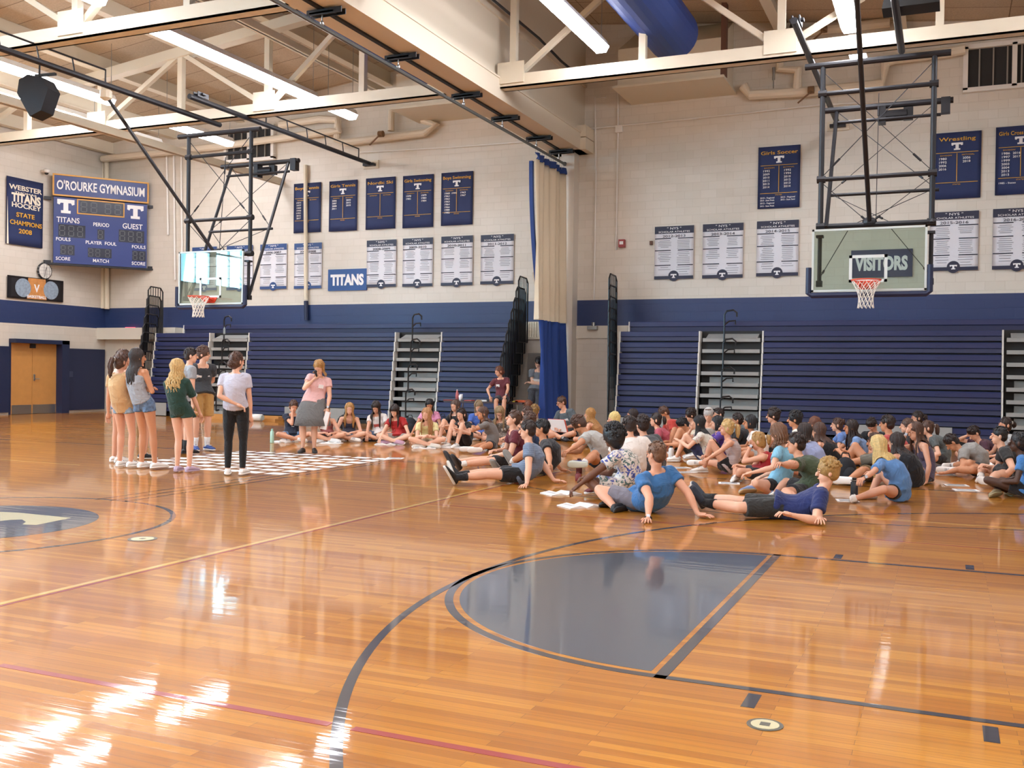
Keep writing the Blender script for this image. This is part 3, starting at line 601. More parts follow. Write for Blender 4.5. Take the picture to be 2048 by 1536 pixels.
bank((1, 17.2, 0), 'right bank of closed navy bleachers behind the crowd, under the visitors sign', [(-6.14, -4.2), (-2.66, 2.34), (3.9, 8.7)], [(-4.16, -2.69), (2.38, 3.86)], (-6.0, 8.7), [(-6.1, -4.25), (-.6, 1.4)], [(-6.2, -1)], 4)
c = onz(430, 657, 2.53); 
mb = MB(); p = V((-18.2, 17.2, 2.47)); mb.lathe(p, [(.033, 0), (.035, .14), (.014, .18), (.014, .21)], 10); one('water_bottle', mb, mat('clear_plastic', '#c9dbe0', .15, trans=.6), 'small clear plastic bottle left on the top step of the left aisle', 'bottle', smooth=False)
# ================================================================ CURTAIN
t = thing('divider_curtain', (-7.95, 17.2, 0), 'gathered gym divider curtain, cream above and royal blue below, hanging beside the pilaster', 'curtain')
def folds(name, zt, zb, xt, xb, m, amp=.07, n=60, off=0, ysp=(16.4, 18.2), jag=None):
    mb = MB(); nz = 14
    for s in (0, 1):
        for j in range(nz+1):
            q = j/nz; z0_ = zt+(zb-zt)*q
            for i in range(n+1):
                f = i/n; y = ysp[0]+(ysp[1]-ysp[0])*f; wv = math.sin(f*34+q*1.5+off)*amp*(.6+.6*q)+math.sin(f*13+q*2)*amp*.5
                lean = (xt+(xb-xt)*q)
                zz = z0_ if not jag else z0_ + (1-q)*jag*math.floor(f*4)*-.12
                mb.v.append((lean+wv+.02*s, y+(1-f)*(-.0), zz))
    K = (n+1)*(nz+1)
    for s in (0, 1):
        for j in range(nz):
            for i in range(n):
                a = s*K+j*(n+1)+i; f = (a, a+1, a+n+2, a+n+1); mb.f.append(f if not s else f[::-1]); mb.m.append(0)
    for i in range(n):
        for a in (i, nz*(n+1)+i): mb.f.append((a, a+K, a+1+K, a+1)); mb.m.append(0)
    for j in range(nz):
        for a in (j*(n+1), j*(n+1)+n): mb.f.append((a, a+n+1, a+n+1+K, a+K)); mb.m.append(0)
    return part(name, mb, m, t, True)
CX = -7.95
folds('upper_panel', 6.62, 2.75, CX, CX+.04, mat('curtain_cream', '#d8c9ae', .85, bump=.1), ysp=(16.0, 18.05))
folds('lower_panel', 2.75, .15, CX+.04, CX+.1, mat('curtain_blue', '#1d3f86', .75, bump=.1), amp=.09, ysp=(16.3, 18.05))
folds('top_hem', 6.78, 6.6, CX, CX, mat('hem_blue', '#24407e', .7), ysp=(16.0, 18.05))
mb = MB(); n = 24
for i in range(n):
    f0, f1 = i/n, (i+1)/n
    def q(f): z = 6.6-3.85*f; y = 16.12+.75*f**2.2; return V((CX+.04*f-.13, y, z))
    mb.beam(q(f0), q(f1), .09, .09, V((0,1,0)))
part('edge_hem', mb, mat('hem_blue', '#24407e', .7), t)
mb = MB()
for i in range(14): y = 16.05+1.95*i/13; mb.cyl((CX, y, 6.72), (CX, y, 6.9), .006, 4)
part('curtain_hook', mb, M['steel'], t)
mb = MB(); mb.tube([(-7.95, -6, 6.9), (-7.95, 18.06, 6.9)], .035, 8); mb.ell((-7.95, 18.06, 6.9), (V((1,0,0)), V((0,1,0)), V((0,0,1))), (.06, .04, .06)); trk = one('curtain_track', mb, mat('track_grey', '#6f7474', .4, metal=.6), 'long grey curtain pipe hung under the left edge of the girder', 'curtain track')
for y in (-2, 2.5, 7.0, 9.42, 12.1, 14.07, 16.1, 17.64):
    mb = MB(); mb.box((-8.2, y-.07, 7.08), (-7.55, y-.05, 7.17)); mb.box((-8.2, y+.05, 7.08), (-7.55, y+.07, 7.17)); mb.box((-8.15, y-.07, 7.1), (-7.7, y+.07, 7.13)); part('bracket', mb, M['rail'], trk)
    mb = MB(); mb.cyl((-7.95, y, 7.1), (-7.95, y, 6.99), .012, 6); mb.ell((-7.95, y, 6.96), (V((1,0,0)), V((0,1,0)), V((0,0,1))), (.035, .035, .05), 8, 5); part('hanger_link', mb, M['steel'], trk)
# poles, plates and mats by the curtain
pipe([ony(1066, 545, 18.3), ony(1090, 690, 17.9)], .025, 'thin leaning pole with red tape beside the curtain', 'pole', mat('pole_wood', '#d6c9b4', .5))
p = ony(1078, 735, 18.3); mb = MB(); mb.box(p-V((.3, .08, .35)), p+V((.32, .1, .38))); one('wall_cabinet', mb, mat('cabinet_grey', '#8d8b86', .5), 'grey metal cabinet on the wall behind the standing man', 'cabinet')
p = bw(1065, 660, .06); mb = MB()
for k in range(5): mb.box(p+V((-.16+.07*k, -.05, -.2)), p+V((-.15+.07*k, -.03, .2))); mb.box(p+V((-.17, -.05, -.2+.09*k)), p+V((.15, -.03, -.19+.09*k)))
mb.box(p+V((-.35, -.03, -.25)), p+V((.4, .05, .22))); one('wire_guard', mb, M['cream'], 'small cream wire guard panel on the wall left of the curtain', 'wire guard')
p = bw(1187, 657, .06); mb = MB(); mb.box(p-V((.14, .1, .03)), p+V((.12, .06, .06))); mb.cyl(p+V((0,0,.05)), p+V((.0,0,.16)), .05, 8); one('wall_bracket', mb, M['steel'], 'small metal bracket on the wall right of the pilaster below the blue band', 'bracket')
mb = MB(); mb.box((-7.7, YF-.04, 2.38), (-6.3, YF, 2.7)); struct('trim_25', mb, mat('soffit_paint', '#d8d2c4', .6))
p = bw(1244, 487, .06); mb = MB(); mb.box(p-V((.08, .06, .1)), p+V((.08, .06, .1))); t = one('fire_alarm', mb, mat('alarm_red', '#9c2c2c', .4), 'small red fire alarm box on the wall right of the pilaster', 'fire alarm')
mb = MB(); mb.box(p+V((-.05, -.065, -.03)), p+V((.05, -.06, .05))); part('strobe', mb, M['wtext'], t)
p = bw(1302, 486, .04); mb = MB(); mb.box(p-V((.03, .03, .05)), p+V((.04, .04, .05))); one('wall_hook', mb, mat('rust_steel', '#6a4a3c', .7), 'tiny rusty hook on the wall left of the 2012-2013 poster', 'hook')
# ================================================================ BANNERS ON THE BACK WALL
X1, Z1, NB = V((1, 0, 0)), V((0, 0, 1)), V((0, -1, 0))
def sport(px0, px1, pt, pb, title, left, right, foot=(), extra=()):
    xm, ym = (px0+px1)/2, (pt+pb)/2; x0, x1 = bw(px0, ym, .05).x, bw(px1, ym, .05).x; zt, zb = bw(xm, pt, .05).z, bw(xm, pb, .05).z
    W, H = x1-x0, zt-zb; o = V((x0, YF-.03, zb))
    t = thing('sport_banner', (x0+W/2, YF, zb), 'navy %s championship banner with gold title and white T' % title.lower(), 'banner', 'navy sport banners')
    hang(t, o, X1, Z1, W, H, M['bannernavy'], sd=int(px0), wav=.012)
    n = NB*.028
    mb = MB(); mb.text(title, o+X1*W/2+Z1*H*.87+n, X1, Z1, H*.055, width=min(W*.88, W*.085*len(title)), bold=.01)
    for z in (.69, .24): mb.prism([(W*.06, 0), (W*.94, 0), (W*.94, .012), (W*.06, .012)], o+Z1*H*z+n, X1, Z1, NB*.002)
    mb.prism([(0, 0), (.014, 0), (.014, H*.42), (0, H*.42)], o+X1*(W*.5-.007)+Z1*H*.26+n, X1, Z1, NB*.002)
    mb.text('DIVISION', o+X1*W*.27+Z1*H*.645+n, X1, Z1, H*.018, width=W*.24); mb.text('SECTIONAL', o+X1*W*.73+Z1*H*.645+n, X1, Z1, H*.018, width=W*.26); mb.text('STATES', o+X1*W*.5+Z1*H*.205+n, X1, Z1, H*.018, width=W*.16)
    part('gold_lettering', mb, M['gtext'], t)
    mb = MB(); Tee(mb, o+X1*W*.5+Z1*H*.73+n, X1, Z1, W*.24, H*.11, .004); part('team_letter', mb, M['wtext'], t)
    mb = MB()
    for f, col in ((.2, left), (.7, right)):
        for i, y in enumerate(col): mb.text(y, o+X1*W*f+Z1*H*(.59-.052*i)+n, X1, Z1, H*.032, width=W*.16, bold=.01)
    for i, y in enumerate(extra): mb.text(y, o+X1*W*(.42 if extra is not () else .4)+Z1*H*(.59-.052*i)+n, X1, Z1, H*.03, width=W*.15, bold=.01)
    for i, (a_, f) in enumerate(foot): mb.text(a_, o+X1*W*f[0]+Z1*H*f[1]+n, X1, Z1, H*.024, align='LEFT', width=W*.34, bold=.01)
    if mb.v: part('year_lettering', mb, M['wtext'], t)
sport(587, 641, 366, 465, 'Boys Tennis', ['1971', '1977', '1989', '1990', '1991', '2012', '2017'], [])
sport(658, 714, 361, 462, 'Girls Tennis', ['2006', '2007', '2008', '2011'], ['2010', '2015', '2018'], extra=())
sport(731, 790, 355, 458, 'Nordic Ski', [], [])
sport(805, 866, 350, 455, 'Girls Swimming', ['1978', '1982'], ['1979', '1983', '1984'])
sport(882, 945, 344, 450, 'Boys Swimming', ['1960', '1961', '1962', '1963', '1964', '1966', '1980', '1982'], ['1963', '1967'], extra=('1985',))
sport(1516, 1600, 292, 416, 'Girls Soccer', ['1992', '2009', '2010', '2011', '2013', '2014'], ['1992', '1994', '2010', '2012', '2013', '2014'], foot=(('2010 - Regional', (.06, .16)), ('2010 - State Finals', (.06, .12)), ('2012 - Regional', (.06, .075)), ('2012 - State Finals', (.06, .03)), ('2013 - Regional', (.55, .16)), ('2013 - State Semi', (.55, .12))))
sport(1866, 1962, 264, 397, 'Wrestling', ['1980', '1992', '2006', '2016'], ['2006', '2018'])
sport(1991, 2092, 251, 388, 'Girls Cross Country', ['1986', '1997', '1999', '2003', '2004', '2013', '2015'], ['2016'], extra=('2016', '2017'), foot=(('1985 - States', (.06, .16)),))
def scholar(px0, px1, pt, pb, yr, hc):
    xm, ym = (px0+px1)/2, (pt+pb)/2; x0, x1 = bw(px0, ym, .05).x, bw(px1, ym, .05).x; zt, zb = bw(xm, pt, .05).z, bw(xm, pb, .05).z
    W, H = x1-x0, zt-zb; o = V((x0, YF-.03, zb)); rr = random.Random(int(px0))
    t = thing('scholar_poster', (x0+W/2, YF, zb), 'white scholar athletes poster headed %s under a navy top bar' % yr, 'poster', 'scholar athlete posters')
    hang(t, o, X1, Z1, W, H, mat('poster_white', '#dcdde4', .5), sd=int(px0), wav=.006); n = NB*.02
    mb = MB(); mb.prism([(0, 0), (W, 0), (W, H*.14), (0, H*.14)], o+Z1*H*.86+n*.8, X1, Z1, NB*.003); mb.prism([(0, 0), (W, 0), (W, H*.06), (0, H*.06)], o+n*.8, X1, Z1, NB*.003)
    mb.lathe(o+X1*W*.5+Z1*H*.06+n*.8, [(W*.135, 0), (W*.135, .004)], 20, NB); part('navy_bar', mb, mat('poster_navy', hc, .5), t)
    mb = MB()
    for z in (.76, .535, .255):
        for a_, b_ in ((.01, .42), (.6, .99)): mb.prism([(W*a_, 0), (W*b_, 0), (W*b_, .022), (W*a_, .022)], o+Z1*H*z+n, X1, Z1, NB*.002)
    mb.text(yr, o+X1*W*.5+Z1*H*.79+n, X1, Z1, H*.045, width=W*.58); part('dark_print', mb, M['dark'], t)
    mb = MB(); mb.text('" NYS "', o+X1*W*.5+Z1*H*.935+n, X1, Z1, H*.042, width=W*.36); mb.text('SCHOLAR ATHLETES', o+X1*W*.5+Z1*H*.877+n, X1, Z1, H*.032, width=W*.8)
    Tee(mb, o+X1*W*.5+Z1*H*.02+n, X1, Z1, W*.15, H*.075, .003); part('white_lettering', mb, M['wtext'], t)
    mb = MB()
    for z1, z2, k in ((.72, .57, 6), (.5, .3, 7), (.22, .09, 4)):
        for f in (.26, .74):
            for i in range(rr.randint(k-2, k)):
                z = z1-(z1-z2)*i/(k-1); wd = W*rr.uniform(.1, .17); mb.prism([(-wd, 0), (wd, 0), (wd, .012), (-wd, .012)], o+X1*W*f+Z1*H*z+n*.9, X1, Z1, NB*.0015)
    part('name_line', mb, M['line'], t)
HB_DAYLIT, HD = '#2b4a80', '#23263f'  # left posters get a bluer navy: daylight on that wall put into the colour
for a_ in ((384, 433, 494, 581, '2004-2005', HB_DAYLIT), (453, 505, 491, 580, '2005-2006', HB_DAYLIT), (520, 573, 488, 578, '2006-2007', HB_DAYLIT), (588, 643, 486, 577, '2007-2008', HB_DAYLIT), (733, 792, 480, 574, '2008-2009', HD), (805, 865, 476, 573, '2009-2010', HD),
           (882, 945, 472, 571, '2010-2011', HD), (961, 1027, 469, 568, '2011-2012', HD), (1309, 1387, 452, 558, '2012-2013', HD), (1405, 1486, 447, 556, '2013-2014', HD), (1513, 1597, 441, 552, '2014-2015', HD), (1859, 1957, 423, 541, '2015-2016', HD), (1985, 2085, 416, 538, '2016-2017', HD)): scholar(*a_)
def sign(px0, px1, pt, pb, s, col):
    xm, ym = (px0+px1)/2, (pt+pb)/2; x0, x1 = bw(px0, ym, .05).x, bw(px1, ym, .05).x; zt, zb = bw(xm, pt, .05).z, bw(xm, pb, .05).z
    W, H = x1-x0, zt-zb; o = V((x0, YF-.05, zb)); t = thing('wall_sign', (x0+W/2, YF, zb), 'blue wall sign reading %s in bold white capitals' % s, 'sign')
    mb = MB(); mb.box((x0, YF-.05, zb), (x1, YF, zt)); part('board', mb, mat('sign_blue', col, .5), t)
    mb = MB(); mb.text(s, o+X1*W*.5+Z1*H*.27+NB*.003, X1, Z1, H*.46, width=W*.86, bold=.05); part('lettering', mb, M['wtext'], t)
sign(656, 733, 538, 581, 'TITANS', '#24508f'); sign(1702, 1825, 499, 554, 'VISITORS', '#242e57')
# ================================================================ HOOPS
def glassmat(name, tint):
    mt = bpy.data.materials.new(name); mt.use_nodes = True; nt = mt.node_tree; nt.nodes.remove(nt.nodes['Principled BSDF']); out = nt.nodes['Material Output']
    tr = N(nt, 'ShaderNodeBsdfTransparent'); tr.inputs[0].default_value = (*lin(tint), 1); gl = N(nt, 'ShaderNodeBsdfGlossy'); gl.inputs['Roughness'].default_value = .01
    fr = N(nt, 'ShaderNodeFresnel'); fr.inputs[0].default_value = 1.5; mx = N(nt, 'ShaderNodeMixShader')
    nt.links.new(fr.outputs[0], mx.inputs[0]); nt.links.new(tr.outputs[0], mx.inputs[1]); nt.links.new(gl.outputs[0], mx.inputs[2]); nt.links.new(mx.outputs[0], out.inputs[0]); return mt
GL = glassmat('backboard_glass', '#dfe9e4')
def arc(c, a, b, r, a0, a1, n): return [c+a*(r*math.cos(a0+(a1-a0)*i/n))+b*(r*math.sin(a0+(a1-a0)*i/n)) for i in range(n+1)]
def hoop(xc, Yb, bh, label, beams, brace):
    t = thing('basketball_hoop', (xc, Yb, 2.9), label, 'basketball hoop', 'side court hoops'); z0 = 2.9; hw = .914; B = M['black']
    mb = MB(); mb.box((xc-hw, Yb, z0), (xc+hw, Yb+.014, z0+bh)); g = part('backboard', mb, GL, t, label='clear glass backboard')
    mb = MB(); s = .035
    mb.box((xc-hw, Yb-.01, z0), (xc-hw+s, Yb+.03, z0+bh)); mb.box((xc+hw-s, Yb-.01, z0), (xc+hw, Yb+.03, z0+bh)); mb.box((xc-hw, Yb-.01, z0), (xc+hw, Yb+.03, z0+s)); mb.box((xc-hw, Yb-.01, z0+bh-s), (xc+hw, Yb+.03, z0+bh))
    part('board_frame', mb, mat('board_frame', '#c9d2cf', .4), t)
    mb = MB()
    for a_, b_, c_, d_ in ((-.305, .305, .15, .2), (-.305, .305, .56, .61), (-.305, -.255, .15, .61), (.255, .305, .15, .61)): mb.box((xc+a_, Yb-.004, z0+c_), (xc+b_, Yb-.001, z0+d_))
    part('target_square', mb, mat('etched_white', '#d5dcda', .5), g)
    mb = MB(); e = .05; zt = z0+.42
    mb.tube([(xc-hw-e, Yb+.01, zt), (xc-hw-e, Yb+.01, z0-.02), (xc-hw-e+.05, Yb+.01, z0-.055), (xc+hw+e-.05, Yb+.01, z0-.055), (xc+hw+e, Yb+.01, z0-.02), (xc+hw+e, Yb+.01, zt)], .048, 8); part('edge_padding', mb, M['navy'], t)
    c = V((xc, Yb-.39, 3.05)); r_ = .2286; ex, ey = V((1,0,0)), V((0,1,0))
    mb = MB().tube(arc(c, ex, ey, r_, 0, 2*PI, 32)[:-1], .0115, 7, closed=True)
    mb.prism([(-.2, -.02), (.2, -.02), (.14, -.12), (-.14, -.12)], c+V((0, .385, .01)), ex, V((0,0,1)), V((0,-.02,0)))
    mb.box((xc-.2, Yb-.015, 3.03), (xc+.2, Yb-.004, 3.06)); mb.box((xc-.13, Yb-.02, 2.93), (xc+.13, Yb-.002, 3.05))
    mb.beam((xc-.14, Yb-.01, 3.0), (xc-.1, Yb-.19, 3.04), .02, .04); mb.beam((xc+.14, Yb-.01, 3.0), (xc+.1, Yb-.19, 3.04), .02, .04); mb.box((xc-.1, Yb-.17, 2.96), (xc+.1, Yb-.02, 3.045)); part('rim', mb, M['red'], t)
    mb = MB(); n = 12
    def np_(k, j):
        rr = [r_, .19, .15, .125, .115, .12, .13][j]; zz = 3.04-.075*j; a_ = 2*PI*(k+(.5 if j % 2 else 0))/n; return c+V((rr*math.cos(a_), rr*math.sin(a_), zz-3.05))
    for j in range(6):
        for k in range(n):
            mb.tube([np_(k, j), np_(k, j+1)], .006, 4, False); mb.tube([np_(k, j), np_(k-1 if j % 2 == 0 else k+1, j+1)], .006, 4, False)
    part('net', mb, M['net'], t)
    # front frame, rear braces, pipes and rods
    F = Yb+.16; x0, x1 = xc-.8, xc+.97; zt = 6.78
    for x in (x0, x1): mb = MB(); mb.cyl((x, F, 4.02), (x, F, zt), .045, 10); mb.cyl((x, F-.04, 3.0), (x, F-.04, 3.88), .035, 8); mb.box((x-.05, F-.1, 3.0), (x+.05, F+.02, 3.1)); mb.box((x-.06, F-.12, 3.84), (x+.06, F+.02, 3.88)); part('upright_post', mb, B, t)
    for z, r2 in ((4.04, .045), (4.85, .04), (6.32, .04)):
        mb = MB(); mb.cyl((x0-.05, F, z), (x1+.05, F, z), r2, 8)
        for x in (x0, x1): mb.cyl((x-.07, F, z), (x+.07, F, z), .065, 8)
        part('cross_bar', mb, B, t)
    mb = MB().cyl((x0-.3, F, zt+.03), (x1+.25, F, zt+.03), .055, 10); part('hinge_pipe', mb, B, t)
    RY = Yb+1.55; zr = 6.35
    for x in (x0+.1, x1): mb = MB(); mb.cyl((x, F-.05, 3.02 if bh > 1.1 else 4.02), (x, RY, zr), .035, 8); part('rear_brace', mb, B, t)
    for f in (.5, .93): mb = MB(); p = V((x0+.1, F-.05, 3.02)).lerp(V((x0+.1, RY, zr)), f); mb.cyl(p-V((.05,0,0)), p+V((x1-x0-.0,0,0)), .03, 8); part('rear_cross_bar', mb, B, t)
    mb = MB().cyl((x0-.2, RY, zr+.03), (x1+.3, RY, zr+.03), .055, 10); mb.box((x1+.1, RY-.08, zr-.2), (x1+.25, RY+.08, zr+.08)); part('rear_pipe', mb, B, t)
    mb = MB(); m_ = V((xc+.35, RY, zr-.16)); mb.cyl(m_-V((.22,0,0)), m_+V((.16,0,0)), .1, 12); mb.box(m_+V((-.32,-.1,-.14)), m_+V((-.2,.1,.16))); mb.box(m_+V((.1,-.06,-.1)), m_+V((.26,.06,.12))); part('winch_motor', mb, mat('winch_black', '#1d1c1f', .35, metal=.5), t)
    r3 = .008
    for a_, b_ in (((x0, F, 6.7), (x1, F, 4.88)), ((x1, F, 6.7), (x0, F, 4.88)), ((x0, F, 4.8), (xc, F, 4.06)), ((x1, F, 4.8), (xc, F, 4.06)), ((xc-.35, F, 3.95), (x0, F, 3.15)), ((xc+.35, F, 3.95), (x1, F, 3.15)), ((x0+.1, RY, zr), (x1, (F+RY)/2, 4.75)), ((x1, RY, zr), (x0+.1, (F+RY)/2, 4.75)),
                   ((xc+.1, F, 4.0), (xc+.1, F+.2, 6.3)), ((x0+.1, (F+RY)/2, 4.7), (xc+.3, F, 4.08)), ((x1, (F+RY)/2, 4.7), (xc-.2, F, 4.08))):
        mb = MB(); mb.cyl(a_, b_, r3, 4); p = V(a_).lerp(V(b_), .9); q = V(a_).lerp(V(b_), .83); mb.cyl(p, q, .02, 5); part('tie_rod', mb, B, t)
    mb = MB().cyl((xc+.0, F, 4.06), brace, .038, 8); mb.ell((xc, F, 4.08), (ex, ey, V((0,0,1))), (.12, .08, .09)); part('front_brace', mb, B, t)
    for (x, ya, yb, z) in beams:
        mb = MB(); mb.cyl((x, ya, z), (x, yb, z), .06, 10); part('roof_pipe', mb, B, t)
        mb = MB(); L = min(4.2, yb-ya-1.2); s_ = yb-L-.6 if yb > 17 else ya+1.2
        if x < -5:
            mb.tube([(x, s_, z+.05), (x, s_, z+.3), (x, s_+L, z+.3), (x, s_+L, z+.05)], .02, 5)
            for i in range(1, 5): mb.tube([(x, s_+L*i/5, z+.3), (x, s_+L*i/5+.06, z+.05)], .015, 5)
            part('ladder_stiffener', mb, B, t)
        mb = MB(); mb.box((x-.07, ya+.2, z+.05), (x-.05, ya+.55, z+.16)); mb.box((x+.05, ya+.2, z+.05), (x+.07, ya+.55, z+.16)); mb.box((x-.12, ya+.3, z+.1), (x+.12, ya+.42, z+.14)); part('roof_clamp', mb, B, t)
        if yb > 17: mb = MB(); mb.box((x-.25, YF-.06, z-.13), (x+.25, YF, z+.1)); part('wall_plate', mb, M['cream'], t); mb = MB(); mb.box((x-.18, YF-.2, z-.07), (x+.18, YF-.05, z+.0)); part('wall_shoe', mb, B, t)
    return t
b2 = bw(736, 326, .2); q = onz(440, 250, 7.15)
print('HOOP beam', b2, q, onz(0, 90, 7.15), onz(215, 195, 7.2))
hoop(-14.09, 11.7, 1.22, 'left hoop with taller bluish glass backboard hung on a black pipe frame', [(b2.x, 10.9, 18.4, b2.z), (q.x, 3.5, q.y, 7.15)], onz(218, 200, 7.2))
b3 = bw(1675, 247, .2)
hoop(.026, 11.37, 1.07, 'right hoop seen square on, glass backboard in front of the visitors sign', [(b3.x, 10.9, 18.4, b3.z), (.45, 6.5, 12.3, 7.15)], (.03, 7.35, 7.5))
p = onz(212, 190, 7.3); mb = MB(); mb.lathe(p-V((0,0,.12)), [(.05, 0), (.13, .05), (.13, .2), (.06, .26)], 12); one('cable_reel', mb, M['cream'], 'small round cream housing where the long black brace meets the truss', 'reel')
# hanging loudspeaker, projector box
p = onz(78, 190, 7.0); t = thing('hanging_speaker', p+V((0,0,.3)), 'black cloth covered loudspeaker hanging from the truss at upper left', 'speaker')
mb = MB(); mb.prism([(-.3, .0), (-.26, .27), (-.08, .37), (.24, .3), (.37, .07), (.22, -.37), (-.02, -.48), (-.17, -.23)], p+V((0, -.2, 0)), (1, .25, 0), (0, 0, 1), (-.1, .4, 0)); part('cover', mb, mat('speaker_cloth', '#212329', .8, bump=.4, bscale=8), t)
mb = MB(); mb.beam(p+V((-.1, 0, .4)), p+V((.35, .1, .42)), .06, .05); mb.tube([p+V((0, 0, .35)), p+V((.02, 0, .75))], .02, 5); part('mounting_bracket', mb, M['rail'], t)
p = ony(1822, 10, 10.5); t = thing('hanging_speaker', p, 'black box loudspeaker hanging at the top edge right of the lights', 'speaker')
mb = MB(); mb.prism([(-.42, 0), (.42, 0), (.4, .5), (-.32, .5)], p+V((0, -.2, -.07)), (1, 0, 0), (0, 0, 1), (0, .45, 0)); part('cabinet', mb, M['rubber'], t)
mb = MB(); mb.cyl(p+V((.2, 0, .3)), p+V((.2, 0, 1.6)), .02, 5); part('hanger_rod', mb, M['steel'], t)
# ================================================================ SHEETS ON THE FLOOR
def sheet(mb, c, u, v, w_, h, z=.003, n=2, curl=0.):
    c = V(c)
    return mb.prism([(-w_/2, -h/2), (w_/2, -h/2), (w_/2, h/2), (-w_/2, h/2)], c+V((0,0,z)), u, v, (0, 0, -.002*n))
base = None
for i in range(8):
    for j in range(8):
        x, y = -7.22-.39*i, 4.98+.4*j; a = random.uniform(-.05, .05)
        if base is None:
            mb = MB(); sheet(mb, (0, 0, 0), (1, 0, 0), (0, 1, 0), .28, .216, .0035, 1)
            base = one('paper_sheet', mb, M['paper'], 'blank white sheet in the big grid of papers laid on the floor', 'paper', 'paper grid on the floor'); o = base
        else: o = base.copy(); COL.objects.link(o)
        o.location = (x+random.uniform(-.015, .015), y+random.uniform(-.015, .015), 0); o.rotation_euler = (0, 0, a)
def book(px, py, ang, lab, w_=.21, h=.28, open_=True, col=None):
    p = onz(px, py); t = thing('open_notebook' if open_ else 'paper_packet', p, lab, 'notebook' if open_ else 'paper')
    u = V((math.cos(ang), math.sin(ang), 0)); v = V((-u.y, u.x, 0))
    if open_:
        for s in (-1, 1):
            mb = MB(); mb.prism([(0, .003), (s*w_*.4, .03), (s*w_, .01), (s*w_, .002), (0, 0)][::s], p-v*h/2, u, (0, 0, 1), v*h); part('page', mb, M['paper'], t)
    else:
        mb = MB(); sheet(mb, p, u, v, w_, h, .008, 3); part('sheet_stack', mb, M['paper'], t)
    mb = MB()
    for k in range(8):
        for s in ((-1, 1) if open_ else (0,)):
            q = p+u*(s*w_*.62)+v*(h*(.35-.1*k))+V((0,0,.026 if open_ else .0085)); mb.obox(q, u*w_*.26 if open_ else u*w_*.38, v*.0025, V((0,0,.0006)))
    part('text_line', mb, M['line'], t); return t
PI2 = PI/2
for a_ in ((568, 884, -.2, 'open notebook in front of the girl in navy resting her chin'), (662, 887, .3, 'open notebook beside the skirted woman, left'), (693, 880, .4, 'open white notebook before the girl in the dark tank'), (772, 889, .35, 'open white notebook in front of the girl in the red shirt'),
           (850, 897, .4, 'open notebook in front of the girl in the yellow shirt'), (905, 896, .2, 'open notebook between the yellow shirt and the white sneakers'), (955, 900, .2, 'loose page under the knees of the girl in grey'), (890, 875, .4, 'crumpled papers with a clear bottle beside the girl in black')): book(*a_)
for a_ in ((1122, 988, .9, 'open white notebook left of the boy in the printed outfit'), (1160, 1013, .9, 'open white notebook left of the boy in the bright blue shirt'), (1362, 936, .7, 'white printed sheets beside the white sneakers, upper', .28, .21, False), (1372, 945, .7, 'white printed sheets beside the white sneakers, lower', .28, .21, False),
           (1458, 967, .2, 'printed sheet on the floor right of the raised dark sneakers', .28, .21, False), (1912, 971, .2, 'notebook with a pen on the floor at far right, upper', .3, .21, False), (1932, 981, .2, 'notebook on the floor at far right, lower one', .3, .21, False), (1890, 950, .2, 'notebook under the hands of the hunched grey shirt boy', .3, .21, False), (1695, 1002, .2, 'colourful printed sheet beside the black bottle', .25, .25, False),
           (790, 917, .3, 'single sheet lying apart at the right tip of the paper grid', .28, .21, False), (1095, 905, .3, 'orange notebook on the floor behind the leaning boys', .3, .2, False), (1250, 921, .3, 'white sheet behind the boy in the white shirt', .25, .2, False)): book(*a_)
# bottles and bags
def bottle(px, py, r_, h, col, lab, cap='#222222', z=0., rough=.4):
    p = onz(px, py, z); t = thing('water_bottle', p, lab, 'bottle')
    mb = MB().lathe(p, [(r_*.95, 0), (r_, .01), (r_, h*.78), (r_*.6, h*.86), (r_*.55, h*.88)], 16); part('body', mb, mat('bottle', col, rough), t, True)
    mb = MB().lathe(p+V((0,0,h*.88)), [(r_*.62, 0), (r_*.62, h*.1), (r_*.3, h*.12)], 14); part('cap', mb, mat('cap', cap, .4), t)
    return t
bottle(544, 886, .038, .28, '#a9cfbd', 'pale green bottle standing alone on the floor left of the seated girls', '#8fb5a5')
t = bottle(1708, 1001, .042, .27, '#26282d', 'tall black steel bottle standing in front of the blond girl'); p = onz(1708, 1001)
mb = MB().lathe(p+V((0,0,.235)), [(.0435, 0), (.0435, .008)], 16); mb.lathe(p, [(.043, 0), (.043, .01)], 16); part('steel_band', mb, M['steel'], t)
bottle(1342, 920, .045, .24, '#d9d3cc', 'white patterned bottle with black lid behind the boy in bright blue')
bottle(1158, 947, .045, .22, '#6e2a30', 'maroon bottle behind the knees of the boy in grey', '#4a1c20')
bottle(1156, 962, .04, .12, '#7a2c30', 'low maroon cup by the brown knee of the boy in prints', '#5a2024')
